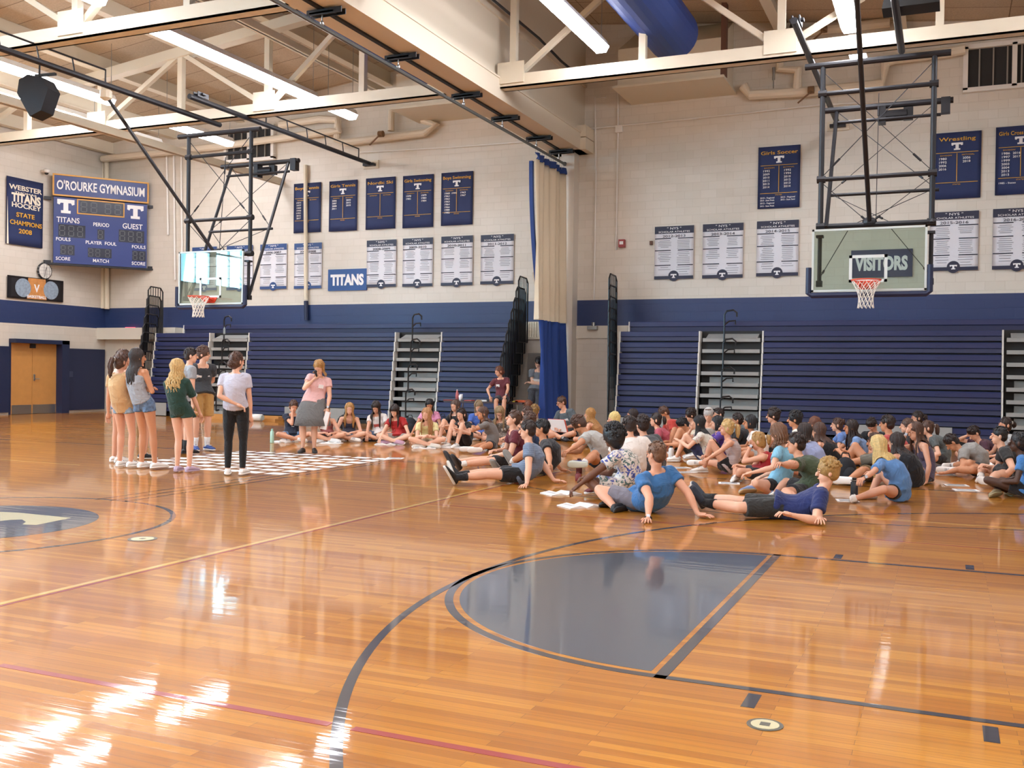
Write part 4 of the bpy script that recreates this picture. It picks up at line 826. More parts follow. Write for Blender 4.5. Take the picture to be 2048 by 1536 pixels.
for px, py, w_, lab, c in ((820, 866, .35, 'dark backpack against the bleacher behind the red shirt girl', '#191b22'), (1300, 878, .6, 'heap of black bags by the bleacher behind the pink shirt girl', '#17171b'), (1196, 850, .3, 'small black bag standing at the wall right of the pilaster', '#131316'), (885, 862, .5, 'navy bag on the floor behind the girl in yellow', '#1a2238'), (692, 858, .5, 'black bag behind the girl in the dark tank', '#15151a'), (1690, 968, .3, 'black bag with pale flower print behind the navy shirt boy', '#15161c')):
    p = onz(px, py); t = thing('backpack', p, lab, 'bag'); mb = MB()
    mb.ell(p+V((0,0,.17)), (V((1,0,0)), V((0,1,0)), V((0,0,1))), (w_/2, .14, .2), 12, 8); mb.ell(p+V((w_*.2,-.08,.12)), (V((1,0,0)), V((0,1,0)), V((0,0,1))), (w_/3, .1, .13), 10, 7); part('bag_body', mb, mat('bag', c, .8, bump=.3, bscale=10), t, True)
    mb = MB().tube([p+V((-.06,0,.36)), p+V((-.04,0,.42)), p+V((.04,0,.42)), p+V((.06,0,.36))], .01, 5); part('handle', mb, M['rubber'], t)
p = onz(510, 842); t = thing('duct_ball', p, 'white rolled object on the floor behind the woman in black trousers', 'roll'); mb = MB(); mb.cyl(p+V((-.22, 0, .1)), p+V((.22, 0, .1)), .1, 14); part('roll', mb, M['white'], t, True); mb = MB(); mb.cyl(p+V((.2, 0, .1)), p+V((.26, 0, .1)), .08, 12); part('end_ring', mb, mat('roll_grey', '#b8c4bc', .4), t)
# ================================================================ TABLE AND RACK
a, b = V((-10.05, 15.45, .74)), V((-7.95, 15.45, .74)); u = (b-a).normalized(); v = V((-u.y, u.x, 0)); L = (b-a).length
print('TABLE', a, b, L)
t = thing('folding_table', (a+b)/2-V((0,0,.74)), 'long dark folding table at the wall that the maroon shirt woman sits on', 'table')
mb = MB(); mb.obox((a+b)/2+v*.38-V((0,0,.02)), u*L/2, v*.38, V((0,0,.02))); part('table_top', mb, mat('table_brown', '#3a2a2a', .5), t)
for f in (.1, .92):
    for g in (.1, .66): mb = MB().cyl(a+u*L*f+v*g-V((0,0,.04)), a+u*L*f+v*g-V((0,0,.74)), .016, 8); part('leg', mb, M['steel'], t)
def onT(f, g=.3, z=.742): return V((a+u*L*f+v*g).xy.to_3d())+V((0,0,z))
def small(name, p, prof, c, lab, cat, cap=None):
    t = thing(name, p, lab, cat); mb = MB().lathe(p, prof, 12); part('body', mb, mat(name, c, .4), t, True)
    if cap: h = prof[-1][1]; mb = MB().lathe(p+V((0,0,h)), [(prof[-1][0]+.004, 0), (prof[-1][0]+.004, .025)], 10); part('cap', mb, mat('cap', cap, .4), t)
small('soda_bottle', onT(.13, .2), [(.04, 0), (.042, .12), (.035, .18), (.015, .25)], '#c46a6a', 'clear soda bottle with red label on the left end of the table', 'bottle', '#dddddd')
small('paper_cup', onT(.17, .25), [(.035, 0), (.045, .16)], '#efefef', 'tall white cup next to the soda bottle on the table', 'cup'); small('paper_cup', onT(.185, .15), [(.035, 0), (.045, .13)], '#f4f4f4', 'shorter white cup in front, beside the soda bottle', 'cup')
small('sports_bottle', onT(.78, .2), [(.04, 0), (.042, .15), (.03, .19), (.03, .2)], '#4f6a2c', 'green sports bottle on the table right of the seated woman', 'bottle', '#9ac06a')
for f, c, w_, h, lab, nm in ((.03, '#8a3a34', .3, .02, 'red strip of folders on the left end of the table', 'folder'), (.28, '#b5483c', .2, .02, 'red folder on the table beside the white cups', 'folder'), (.46, '#f1efe8', .28, .03, 'stack of white paper on the table left of the seated woman', 'paper_stack'), (.57, '#1d1d22', .2, .06, 'black pouch on the table by the woman\'s right hand', 'pouch'), (.88, '#d9c55a', .14, .03, 'yellow pad on the table right of the green bottle', 'notepad'), (.95, '#c65a2e', .3, .05, 'orange binder at the right end of the table', 'binder')):
    p = onT(f, .25); mb = MB().obox(p+V((0,0,h/2)), u*w_/2, v*.1, V((0,0,h/2))); one(nm, mb, mat(nm, c, .6), lab, nm.split('_')[0] if nm != 'paper_stack' else 'paper')
p = onz(1100, 838, 0) ; p = onz(1100, 850, 0); 
s = (CAM-p).xy.length/2006; x0 = -.0
r_ = V((CAM-p).xy.to_3d()); r_.z = 0; r_.normalize(); su = V((-r_.y, r_.x, 0)); su = -su if su.dot(RT) < 0 else su
t = thing('equipment_rack', p, 'portable audio rack in a silver-edged case beside the standing man', 'audio rack')
c = p+V((0,0,.98)); hw, hh = 21*s, 22.5*s
def fr(mb, z0, z1, w_, th, d): 
    for q0, q1 in (((-w_, z0), (-w_+th, z1)), ((w_-th, z0), (w_, z1)), ((-w_, z0), (w_, z0+th)), ((-w_, z1-th), (w_, z1))): mb.prism([(q0[0], q0[1]), (q1[0], q0[1]), (q1[0], q1[1]), (q0[0], q1[1])], p+r_*d, su, (0, 0, 1), -r_*.5)
zt = ony(1100, 771, p.y).z; zb = ony(1100, 815, p.y).z
mb = MB(); fr(mb, zb+.14, zt, hw, .025, .25); fr(mb, zb, zb+.12, hw*.88, .02, .25); part('case_edge', mb, mat('silver_edge', '#c9c5bb', .35, metal=.5), t)
mb = MB(); mb.prism([(-hw+.02, .02), (hw-.02, .02), (hw-.02, zt-.02), (-hw+.02, zt-.02)], p+r_*.2, su, (0, 0, 1), -r_*.42); part('case', mb, M['rubber'], t)
for i in range(5):
    z = zb+.18+i*(zt-zb-.2)/5; mb = MB(); mb.prism([(-hw+.04, 0), (hw-.04, 0), (hw-.04, .07), (-hw+.04, .07)], p+V((0,0,z))+r_*.2, su, (0, 0, 1), r_*.02); m_ = part('rack_unit', mb, mat('rack_face', '#23252b', .4), t)
    mb = MB()
    for k in range(6): mb.lathe(p+V((0,0,z+.035))+r_*.22+su*(-hw*.7+k*hw*.27), [(.01, 0), (.01, .01)], 6, r_)
    part('knob', mb, mat('knob_blue' if i == 0 else 'knob_grey', '#3a63b8' if i == 0 else '#c9ccd0', .4), m_)
mb = MB(); mb.prism([(-.12, 0), (.12, 0), (.1, .1), (-.1, .1)], p+V((0,0,zt)), su, (0, 0, 1), -r_*.3); one('mixer_box', mb, M['rubber'], 'small black box on top of the audio rack', 'box', loc=tuple(p+V((0,0,zt))))
p = onz(1122, 838); s_ = thing('floor_speaker', p, 'black speaker on the floor to the right of the audio rack', 'speaker'); mb = MB(); mb.obox(p+V((.3,.3,.62)), su*.2, r_*.2, V((0,0,.62))); part('cabinet', mb, mat('speaker_black', '#1b1b20', .6), s_); mb = MB().lathe(p+V((.3,.3,.9))+r_*.2, [(.15, 0), (.13, .012)], 16, r_); part('driver', mb, M['black'], s_)
# ================================================================ PEOPLE
JOBS = []
def remesh(name, mb, mats, parent, vox, it, extra=None, tex=None):
    """union the overlapping tapered volumes into one continuous smooth surface"""
    me = mb.mesh(name, mats, wloc(parent), True); o = bpy.data.objects.new(name, me); COL.objects.link(o)
    r = o.modifiers.new('r', 'REMESH'); r.mode = 'VOXEL'; r.voxel_size = vox; r.use_smooth_shade = True
    if it: s = o.modifiers.new('s', 'SMOOTH'); s.factor = .55; s.iterations = it
    o.parent = parent; JOBS.append((o, extra.mesh('x', mats, wloc(parent), True) if extra else None)); return o
def finish_jobs():
    dg = bpy.context.evaluated_depsgraph_get(); dg.update()
    res = [(o, x, bpy.data.meshes.new_from_object(o.evaluated_get(dg))) for o, x in JOBS]
    for o, x, me in res:
        mats = list(o.data.materials); o.modifiers.clear()
        if x:
            bm = bmesh.new(); bm.from_mesh(me); bm.from_mesh(x); bm.to_mesh(me); bm.free()
        me.materials.clear()
        for m_ in mats: me.materials.append(m_)
        me.polygons.foreach_set('use_smooth', [True]*len(me.polygons)); me.name = o.name; o.data = me
    JOBS.clear()
UPZ = V((0, 0, 1))
SKIN = {'p': '#e3b093', 'f': '#d9a183', 'm': '#c98d68', 't': '#b0764f', 'b': '#6b432e', 'd': '#4a2f22'}
HC = {'bl': '#c9a66a', 'sb': '#a8793f', 'lb': '#e0c07c', 'br': '#4f3426', 'db': '#2b1d18', 'bk': '#141214', 'au': '#6a3d26', 'gr': '#8a7458'}
def skinmat(k):
    key = 'skin'+k
    if key in MC: return MC[key]
    m_ = mat('skin', SKIN[k], .5, var=.06, bscale=9); b = m_.node_tree.nodes['Principled BSDF']; b.inputs['Subsurface Weight'].default_value = .0
    MC[key] = m_; return m_
EYEW, EYED = mat('eye_white', '#e4ddd6', .3), mat('eye_dark', '#1f1613', .3)
def hairmat(k):
    c = HC.get(k, k); key = 'hair'+c
    if key in MC: return MC[key]
    m_ = mat('hair', c, .45, bump=.8, bscale=45, var=.5); MC[key] = m_; return m_
def cloth(c, pat=None, c2=None):
    key = 'cloth'+c+str(pat)+str(c2)
    if key in MC: return MC[key]
    m_ = bpy.data.materials.new('cloth'); m_.use_nodes = True; nt = m_.node_tree; b = nt.nodes['Principled BSDF']; L = nt.links.new
    b.inputs['Roughness'].default_value = .85; b.inputs['Sheen Weight'].default_value = .15
    tc = N(nt, 'ShaderNodeTexCoord'); n = N(nt, 'ShaderNodeTexNoise'); n.inputs['Scale'].default_value = 9; n.inputs['Detail'].default_value = 3; n.inputs['Distortion'].default_value = 1.2
    L(tc.outputs['Object'], n.inputs['Vector']); base = lin(c)
    col = mixc(nt, n.outputs['Fac'], tuple(x*.9 for x in base), tuple(min(1, x*1.1) for x in base))
    if pat == 'denim': q = N(nt, 'ShaderNodeTexNoise'); q.inputs['Scale'].default_value = 16; q.inputs['Detail'].default_value = 5; L(tc.outputs['Object'], q.inputs['Vector']); col = ramp(nt, q.outputs['Fac'], [(.35, tuple(x*.7 for x in base)), (.65, tuple(min(1, x*1.5) for x in base))])
    if pat == 'print':
        q = N(nt, 'ShaderNodeTexNoise'); q.inputs['Scale'].default_value = 13; q.inputs['Detail'].default_value = 4; q.inputs['Distortion'].default_value = 2.2; L(tc.outputs['Object'], q.inputs['Vector'])
        q2 = N(nt, 'ShaderNodeTexNoise'); q2.inputs['Scale'].default_value = 5; L(tc.outputs['Object'], q2.inputs['Vector'])
        inkc = ramp(nt, q2.outputs['Fac'], [(.36, lin('#3d4c9a')), (.47, lin('#4c6a68')), (.58, lin('#6d7468')), (.66, lin('#e0a070'))], 'CONSTANT')
        f = ramp(nt, q.outputs['Fac'], [(.5, (0, 0, 0)), (.56, (1, 1, 1))]); col = mixc(nt, f, col, inkc)
    if pat == 'floral':
        q = N(nt, 'ShaderNodeTexVoronoi'); q.inputs['Scale'].default_value = 26; L(tc.outputs['Object'], q.inputs['Vector'])
        f = ramp(nt, q.outputs['Distance'], [(.22, (1, 1, 1)), (.3, (0, 0, 0))]); col = mixc(nt, f, col, lin(c2 or '#7a6a55'))
    if pat == 'stripe':
        q = N(nt, 'ShaderNodeTexWave'); q.bands_direction = 'Z'; q.inputs['Scale'].default_value = 14; q.inputs['Distortion'].default_value = .6; L(tc.outputs['Object'], q.inputs['Vector'])
        f = ramp(nt, q.outputs['Fac'], [(.45, (0, 0, 0)), (.6, (1, 1, 1))]); col = mixc(nt, f, col, lin(c2 or '#e8e4e0'))
    L(col, b.inputs['Base Color'])
    w_ = N(nt, 'ShaderNodeTexNoise'); w_.inputs['Scale'].default_value = 7; w_.inputs['Detail'].default_value = 2; w_.inputs['Distortion'].default_value = 1.8; L(tc.outputs['Object'], w_.inputs['Vector'])
    bp = N(nt, 'ShaderNodeBump'); bp.inputs['Strength'].default_value = .7; bp.inputs['Distance'].default_value = .035; L(w_.outputs['Fac'], bp.inputs['Height']); L(bp.outputs[0], b.inputs['Normal'])
    MC[key] = m_; return m_
def ik(a, t, l1, l2, pole):
    d = t-a; L = d.length
    if L < 1e-4: d = V((0,0,-1)); L = 1e-4
    dn = d/L; L = min(max(L, abs(l1-l2)+.02), (l1+l2)*.999)
    x = (l1*l1-l2*l2+L*L)/(2*L); h = math.sqrt(max(0, l1*l1-x*x)); pp = pole-dn*pole.dot(dn)
    pp = pp.normalized() if pp.length > 1e-5 else dn.orthogonal()
    return a+dn*x+pp*h, a+dn*L
def ringloft(mb, rings, n=16, cap=True):
    o = len(mb.v); k = len(rings)
    for c, a, b, ra, rb in rings:
        for j in range(n):
            t = 2*PI*j/n; mb.v.append(tuple(c+a*(ra*math.cos(t))+b*(rb*math.sin(t))))
    for i in range(k-1):
        for j in range(n): mb.f.append((o+i*n+j, o+i*n+(j+1) % n, o+(i+1)*n+(j+1) % n, o+(i+1)*n+j)); mb.m.append(mb.mi)
    mb.f.append(tuple(o+j for j in range(n))[::-1]); mb.m.append(mb.mi); mb.f.append(tuple(o+(k-1)*n+j for j in range(n))); mb.m.append(mb.mi)
def seg(pts, t):
    t = min(max(t, -.3), 1.25); k = len(pts)-1; L = [(pts[i+1]-pts[i]).length for i in range(k)]; T = sum(L); d = t*T; i = 0
    while i < k-1 and d > L[i]: d -= L[i]; i += 1
    u = (pts[i+1]-pts[i]).normalized(); return pts[i]+u*d
POSES = {  # knee, ankle (right, forward, up) for each leg; foot direction; hands
 'x': (((.31, .27, .17), (-.06, .33, .07)), ((-.31, .27, .17), (.08, .27, .055)), ((-.9, .4, 0), (.9, .35, 0)), ((.1, .25, .2), (-.1, .27, .2))),
 'k': (((.12, .27, .45), (.1, .43, .075)), ((-.12, .27, .45), (-.1, .43, .075)), ((.1, 1, -.02), (-.1, 1, -.02)), ((.1, .38, .36), (-.1, .38, .36))),
 'e': (((.1, .42, .14), (.1, .83, .09)), ((-.1, .42, .14), (-.1, .83, .09)), ((.35, .45, .85), (-.35, .45, .85)), ((.28, -.3, .03), (-.28, -.3, .03))),
 'one': (((.3, .28, .16), (-.03, .36, .06)), ((-.12, .28, .45), (-.1, .42, .075)), ((-.9, .4, 0), (-.1, 1, 0)), ((.12, .3, .2), (-.12, .33, .42))),
 'side': (((.2, .38, .12), (.34, .02, .06)), ((-.05, .42, .14), (.15, .12, .06)), ((.5, -.8, 0), (.7, -.6, 0)), ((.1, .3, .2), (-.25, .1, .03))),
 'stand': (((.1, .03, .5), (.1, -.0, .08)), ((-.1, .03, .5), (-.1, 0, .08)), ((.2, 1, 0), (-.2, 1, 0)), ((.24, .05, .78), (-.24, .05, .78))),
 'chair': (((.1, .42, .8), (.09, .4, .37)), ((-.1, .42, .8), (-.09, .44, .37)), ((.1, 1, -.25), (-.1, 1, -.25)), ((.14, .3, .86), (-.14, .3, .86))),
}
NP = [0]
def person(lab, H, P=None, face=-90, body=None, pose='x', hair='short', hc='br', sk='f', top='tee', tc_='#888888', tpat=None, tc2=None, bot='shorts', bc='#202024', bpat=None, bl=.55,
           sh='#e6e3dd', sole='#efece6', sock=None, s=None, hz=.66, dd=0., male=False, fat=1., pitch=0., roll=0., hl=.35, curl=0., Rh=None, Lh=None, Rk=None, Rf=None, Lk=None, Lf=None, rfd=None, lfd=None,
           tag_=0, spread=.0, shy=None, hs=1.07, watch=None, extra=None, pole=None, lpole=None, rpole=None, base=0., hfr=62, detail=1, group=None, print_=None, bare=False, slv=.5, hem=None, hang_=None):
    NP[0] += 1; rr = random.Random(NP[0]*7+3)
    body = face if body is None else body; stand = pose == 'stand'; s0 = s or (1.04 if male else .97)
    if P is None:
        q = onz(H[0], H[1], hz*s0); G = V((q.x, q.y, 0))
    else: G = onz(P[0], P[1], base); G = V((G.x, G.y, 0))
    hd_ = (G-CAM); hd_.z = 0; dist = hd_.length; v = hd_.normalized(); w_ = V((v.y, -v.x, 0))
    d = ray(*H); dh = V((d.x, d.y, 0)); Hc = CAM + d*((dist+dd)/(dh.dot(v)))
    if stand: s0 = s or Hc.z/1.565
    s = s0
    def dv(a): a = math.radians(a); return v*math.cos(a)+w_*math.sin(a)
    f = dv(body); r = V((f.y, -f.x, 0))
    def loc(t3): return G + r*(t3[0]*s) + f*(t3[1]*s) + UPZ*(t3[2]*s)
    hf = dv(face); p_ = math.radians(pitch); hf = (hf*math.cos(p_)+UPZ*math.sin(p_)).normalized(); hr = V((hf.y, -hf.x, 0)).normalized(); hu = hr.cross(hf)
    if roll: q_ = math.radians(roll); hr, hu = hr*math.cos(q_)+hu*math.sin(q_), hu*math.cos(q_)-hr*math.sin(q_)
    pz = {'stand': .93, 'chair': .86}.get(pose, .125)
    PC = G + UPZ*pz*s
    if stand: PC += (V((Hc.x, Hc.y, 0))-G)*.4
    chord = (Hc-PC).normalized()
    nd = (hu*.45+UPZ*.25+chord*.5).normalized(); NBs = Hc-nd*(.198*s)-hf*.025*s
    c = NBs-PC; L0 = .49*s*(1.04 if male else 1); Lc = c.length
    if Lc > L0*1.12: print('LONG %.2f' % (Lc/L0), lab[:50])
    if Lc < L0*.72: print('SHORT %.2f' % (Lc/L0), lab[:50])
    bow = math.sqrt(max(0, L0*L0-Lc*Lc))*.36; cn = c.normalized(); bd = -f; bd = bd-cn*bd.dot(cn); bd = bd.normalized() if bd.length > .1 else -f
    bow = min(bow, .16*s)
    sp = [PC+c*t+bd*(4*t*(1-t)*bow) for t in (0, .2, .4, .6, .8, 1)]
    def axes(t):
        e = .04; tn = (seg(sp, t+e)-seg(sp, t-e)).normalized()
        rr_ = r if (shy is None or t < .4) else (r.lerp(dv(shy+90), min(1, (t-.3)*1.8)))
        a = rr_-tn*rr_.dot(tn); a.normalize(); return a, tn.cross(a)*-1 if False else a.cross(tn)*-1, tn
    a1, b1, t1 = axes(.93); fr = -b1 if b1.dot(f) < 0 else b1
    SW_ = (.178 if male else .16)*s*(1+.1*(fat-1)); SC = seg(sp, .94)
    Rs, Ls = SC+a1*SW_, SC-a1*SW_
    R2, L2 = PC+r*.088*s-UPZ*.01*s, PC-r*.088*s-UPZ*.01*s
    ps = POSES[pose]
    def tgt(g, dflt):
        if g is None: return loc(dflt)
        if isinstance(g[0], str):
            if g[0] == 'h': return Hc+hr*g[1]*s+hf*g[2]*s+hu*g[3]*s
            if g[0] == 'c': q = seg(sp, g[4] if len(g) > 4 else .6); return q+a1*g[1]*s+fr*g[2]*s+UPZ*g[3]*s
            return loc(g[1:])
        return onz(*g)
    th, sh_ = .43*s, .415*s
    def leg(hip, K, A, dk, da, fd, dfd):
        A3 = tgt(A, da)
        if K is None and A is not None: kn, an = ik(hip, A3, th, sh_, UPZ+f*.15)
        else:
            K3 = tgt(K, dk); kd = K3-hip; kn = hip+kd.normalized()*min(max(kd.length, th*.85), th*1.06); ad = A3-kn; an = kn+ad.normalized()*min(max(ad.length, sh_*.85), sh_*1.06)
        if an.z < .055 and not stand: an.z = .055
        D = fd or dfd; D = (r*D[0]+f*D[1]+UPZ*D[2]) if not isinstance(D[0], str) else (dv(D[1])*math.cos(math.radians(D[2]))+UPZ*math.sin(math.radians(D[2])))
        return kn, an, D.normalized()
    Rkn, Ran, Rfd = leg(R2, Rk, Rf, ps[0][0], ps[0][1], rfd, ps[2][0]); Lkn, Lan, Lfd = leg(L2, Lk, Lf, ps[1][0], ps[1][1], lfd, ps[2][1])
    ua, fa = .285*s, .25*s
    def arm(S, g, dflt, sgn, pl):
        T = tgt(g, dflt); pl = V((r*pl[0]+f*pl[1]+UPZ*pl[2])) if pl else (r*(sgn*.75)-UPZ*.6-f*.35)
        return ik(S, T, ua, fa, pl)
    Re, Rw = arm(Rs, Rh, ps[3][0], 1, rpole or pole); Le, Lw = arm(Ls, Lh, ps[3][1], -1, lpole or ((-pole[0], pole[1], pole[2]) if pole else None))
    for q_ in (Re, Le, Rw, Lw):
        if q_.z < .035: q_.z = .035
    root = thing('person', G, lab, 'person', group); SKM = skinmat(sk)
    lipc = mat('lips', '#b5635a' if sk in 'pfm' else '#5a3028', .5); mats = [SKM, EYEW, EYED, lipc, hairmat(hc)]
    # ---- body
    mb = MB(); k = s*(.95 if not male else 1.03); W = fat
    prof = [(-.12, .085, .075), (-.04, .15, .11), (.06, .158, .115), (.22, .142, .102), (.42, .122, .092), (.62, .137, .102), (.8, .15, .1), (.93, .14, .082), (1.02, .075, .06)] if not male else \
           [(-.12, .085, .075), (-.04, .142, .108), (.06, .148, .11), (.22, .14, .102), (.42, .135, .1), (.62, .15, .108), (.8, .163, .108), (.93, .155, .088), (1.02, .08, .065)]
    prof = [(t, a_*W, b_*(W if t < .9 else 1)) for t, a_, b_ in prof]
    ringloft(mb, [(seg(sp, t), axes(t)[0], axes(t)[1], a_*k, b_*k) for t, a_, b_ in prof], 14)
    if not male:
        for g in (-1, 1): mb.ell(seg(sp, .7)+a1*g*.068*s*W+fr*.078*s*W, (a1, fr, t1), (.055*s, .05*s, .055*s), 8, 6)
    hb = Hc-hu*.07*s-hf*.012*s
    mb.tube([NBs-t1*.04*s, NBs.lerp(hb, .5), hb], [.062*k, .051*k, .05*k], 10)
    E = (hr, hf, hu); hk = hs*(.5+.5*s)
    mb.ell(Hc+hu*.018*hk-hf*.008*hk, E, (.073*hk, .09*hk, .09*hk), 14, 10); mb.ell(Hc-hu*.045*hk+hf*.018*hk, E, (.056*hk, .066*hk, .062*hk), 12, 8); mb.ell(Hc-hu*.088*hk+hf*.05*hk, E, (.026*hk, .025*hk, .022*hk), 8, 6)
    aw = (1.12 if male else 1)*(.5+.5*fat)
    for S, e_, w3 in ((Rs, Re, Rw), (Ls, Le, Lw)):
        mb.ell(S, (a1, fr, t1), (.055*k*aw, .055*k, .055*k), 10, 7); mb.tube([SC+(S-SC)*.3+t1*.02*s, S], [.06*k, .052*k], 8)
        mb.tube([S, S.lerp(e_, .35), S.lerp(e_, .8), e_], [.05*k*aw, .047*k*aw, .038*k*aw, .037*k*aw], 10); mb.ell(e_, (a1, fr, t1), (.038*k*aw,)*3, 8, 6)
        mb.tube([e_, e_.lerp(w3, .3), e_.lerp(w3, .75), w3], [.036*k*aw, .039*k*aw, .028*k, .024*k], 10)
    lw_ = (.5+.5*fat)
    for hp, kn, an in ((R2, Rkn, Ran), (L2, Lkn, Lan)):
        mb.ell(hp, (r, f, UPZ), (.088*k*lw_,)*3, 10, 7)
        mb.tube([hp, hp.lerp(kn, .3), hp.lerp(kn, .75), kn], [.088*k*lw_, .083*k*lw_, .06*k*lw_, .054*k], 12); mb.ell(kn, (r, f, UPZ), (.056*k,)*3, 10, 7)
        mb.tube([kn, kn.lerp(an, .28), kn.lerp(an, .7), an], [.052*k, .057*k*lw_, .042*k, .034*k], 12); mb.ell(an, (r, f, UPZ), (.034*k,)*3, 8, 6)
    feet = []
    for an, fd in ((Ran, Rfd), (Lan, Lfd)):
        shin = (Rkn-Ran if an is Ran else Lkn-Lan).normalized(); fu = shin-fd*shin.dot(fd)
        if fu.length < .25: fu = UPZ-fd*UPZ.dot(fd)
        fu.normalize(); sd = fd.cross(fu).normalized(); heel = an-fu*.062*s-fd*.055*s; feet.append((heel, fd, fu, sd))
        mb.tube([heel+fu*.03*s, heel+fd*.1*s+fu*.04*s, heel+fd*.19*s+fu*.022*s], [.028*k, .03*k, .022*k], 8); mb.tube([an, heel+fd*.05*s+fu*.03*s], [.034*k, .03*k], 8)
    ex = MB()
    # hands: palm, four unequal bent fingers, thumb from the side
    hands = []
    for e_, w3, g, T in ((Re, Rw, 1, Rh), (Le, Lw, -1, Lh)):
        fd = (w3-e_).normalized(); onfl = w3.z < .07
        if onfl:
            flat_ = V((fd.x, fd.y, 0)); flat_ = flat_.normalized() if flat_.length > .2 else -f; fd2 = (flat_*.97-UPZ*.12).normalized(); pn = UPZ
            if hang_ and hang_.get(g) is not None: fd2 = dv(hang_[g])
        else: fd2 = fd; pn = (fr if T is not None and T[0] == 'h' else (UPZ-fd*UPZ.dot(fd)*1.0)); pn = pn-fd2*pn.dot(fd2); pn = pn.normalized() if pn.length > .1 else fd2.orthogonal()
        sd = fd2.cross(pn).normalized()*(-g); hk2 = s*.98
        P0 = w3; P1 = w3+fd2*.085*hk2
        mb.tube([P0, P0+fd2*.03*hk2, P1], [.023*k, .026*k, .024*k], 8)
        ringloft(ex, [(P0+fd2*.01, sd, pn, .026*hk2, .015*hk2), (P0+fd2*.045*hk2, sd, pn, .036*hk2, .015*hk2), (P1, sd, pn, .038*hk2, .012*hk2)], 10)
        for j, (off, ln) in enumerate(((.027, .07), (.009, .078), (-.009, .073), (-.026, .056))):
            b0 = P1+sd*off*hk2; cu = -pn*(.012 if onfl else .03)*hk2; spd = sd*off*(.35 if onfl else .05)
            ex.tube([b0-fd2*.01, b0+fd2*ln*.45*hk2+spd, b0+fd2*ln*.8*hk2+cu+spd*1.6, b0+fd2*ln*(1 if onfl else .92)*hk2+cu*1.7+spd*2], [.0088*hk2, .0084*hk2, .0076*hk2, .006*hk2], 6)
        tb0 = P0+sd*.024*hk2+fd2*.018*hk2; ex.tube([tb0, tb0+sd*.026*hk2+fd2*.022*hk2, tb0+sd*.034*hk2+fd2*.048*hk2-pn*.006], [.0105*hk2, .0095*hk2, .0075*hk2], 6)
        hands.append((w3, fd2, pn, P1))
    # face
    if detail:
        ex.mi = 0; ex.ell(Hc+hf*.09*hk-hu*.02*hk, E, (.0115*hk, .02*hk, .021*hk), 8, 6); ex.ell(Hc+hf*.1*hk-hu*.03*hk, E, (.014*hk, .012*hk, .009*hk), 8, 6)
        for g in (-1, 1):
            ex.mi = 0; ex.ell(Hc+hr*g*.075*hk-hf*.008*hk-hu*.008*hk, E, (.011*hk, .018*hk, .029*hk), 8, 6)
            ex.mi = 1; ex.ell(Hc+hr*g*.03*hk+hf*.0775*hk+hu*.003*hk, E, (.0135*hk, .008*hk, .0075*hk), 8, 6)
            ex.mi = 2; ex.ell(Hc+hr*g*.03*hk+hf*.0825*hk+hu*.003*hk, E, (.0065*hk, .005*hk, .0068*hk), 8, 6)
            ex.mi = 4; ex.tube([Hc+hr*g*.014*hk+hf*.087*hk+hu*.021*hk, Hc+hr*g*.032*hk+hf*.084*hk+hu*.027*hk, Hc+hr*g*.05*hk+hf*.07*hk+hu*.02*hk], [.0035*hk, .0042*hk, .0025*hk], 5)
        ex.mi = 3; ex.tube([Hc+hr*.024*hk+hf*.074*hk-hu*.062*hk, Hc+hf*.084*hk-hu*.06*hk, Hc-hr*.024*hk+hf*.074*hk-hu*.062*hk], [.003*hk, .0062*hk, .003*hk], 6)
    remesh('body', mb, mats, root, .0105, 3, ex)
    # ---- hair
    HM = hairmat(hc) if hair != 'cap' else hairmat(hc); hb_ = MB()
    capc = Hc+hu*.024*hk-hf*.015*hk
    long_ = hair in ('long', 'pony', 'bun', 'half', 'afro', 'bob')
    big = {'afro': 1.38, 'curly': 1.12, 'mop': 1.12}.get(hair, 1.)
    hb_.ell(capc+(hu*.012+hf*.0)*hk, E, (.081*hk*big, .094*hk*big, (.093 if not hair == 'crop' else .086)*hk*big), 16, 11)
    hb_.ell(Hc-hf*.045*hk-hu*(.02 if long_ else .008)*hk, E, (.072*hk*big, .06*hk*big, (.085 if long_ else .07)*hk*big), 14, 9)
    if long_:
        for g in (-1, 1): hb_.ell(Hc+hr*g*.05*hk-hf*.02*hk, E, (.034*hk, .055*hk, .075*hk), 10, 7)
    if hair == 'afro': hb_.ell(Hc-hf*.03*hk-hu*.01*hk, E, (.115*hk, .105*hk, .1*hk), 14, 9)
    hx = MB()
    def scalp(az, el, rad=1.):   # az from forward, el up
        a, e = math.radians(az), math.radians(el); return capc+(hr*math.sin(a)*math.cos(e)*.084+hf*math.cos(a)*math.cos(e)*.098+hu*math.sin(e)*.102)*hk*rad
    caps = [(NBs, Rs, .078*k), (NBs, Ls, .078*k), (seg(sp, .5), seg(sp, .95), .125*k*W), (seg(sp, 0), seg(sp, .5), .13*k*W), (Rs, Re, .055*k), (Ls, Le, .055*k)]
    def push(p, ext=.0):
        for A_, B_, R_ in caps:
            ab = B_-A_; t = max(0, min(1, (p-A_).dot(ab)/ab.length_squared)); q = A_+ab*t; dd_ = p-q
            if dd_.length < R_+ext: p = q+(dd_.normalized() if dd_.length > 1e-4 else -fr)*(R_+ext)
        dq = p-Hc; 
        if dq.length < .088*hk: p = Hc+dq.normalized()*.088*hk
        return p
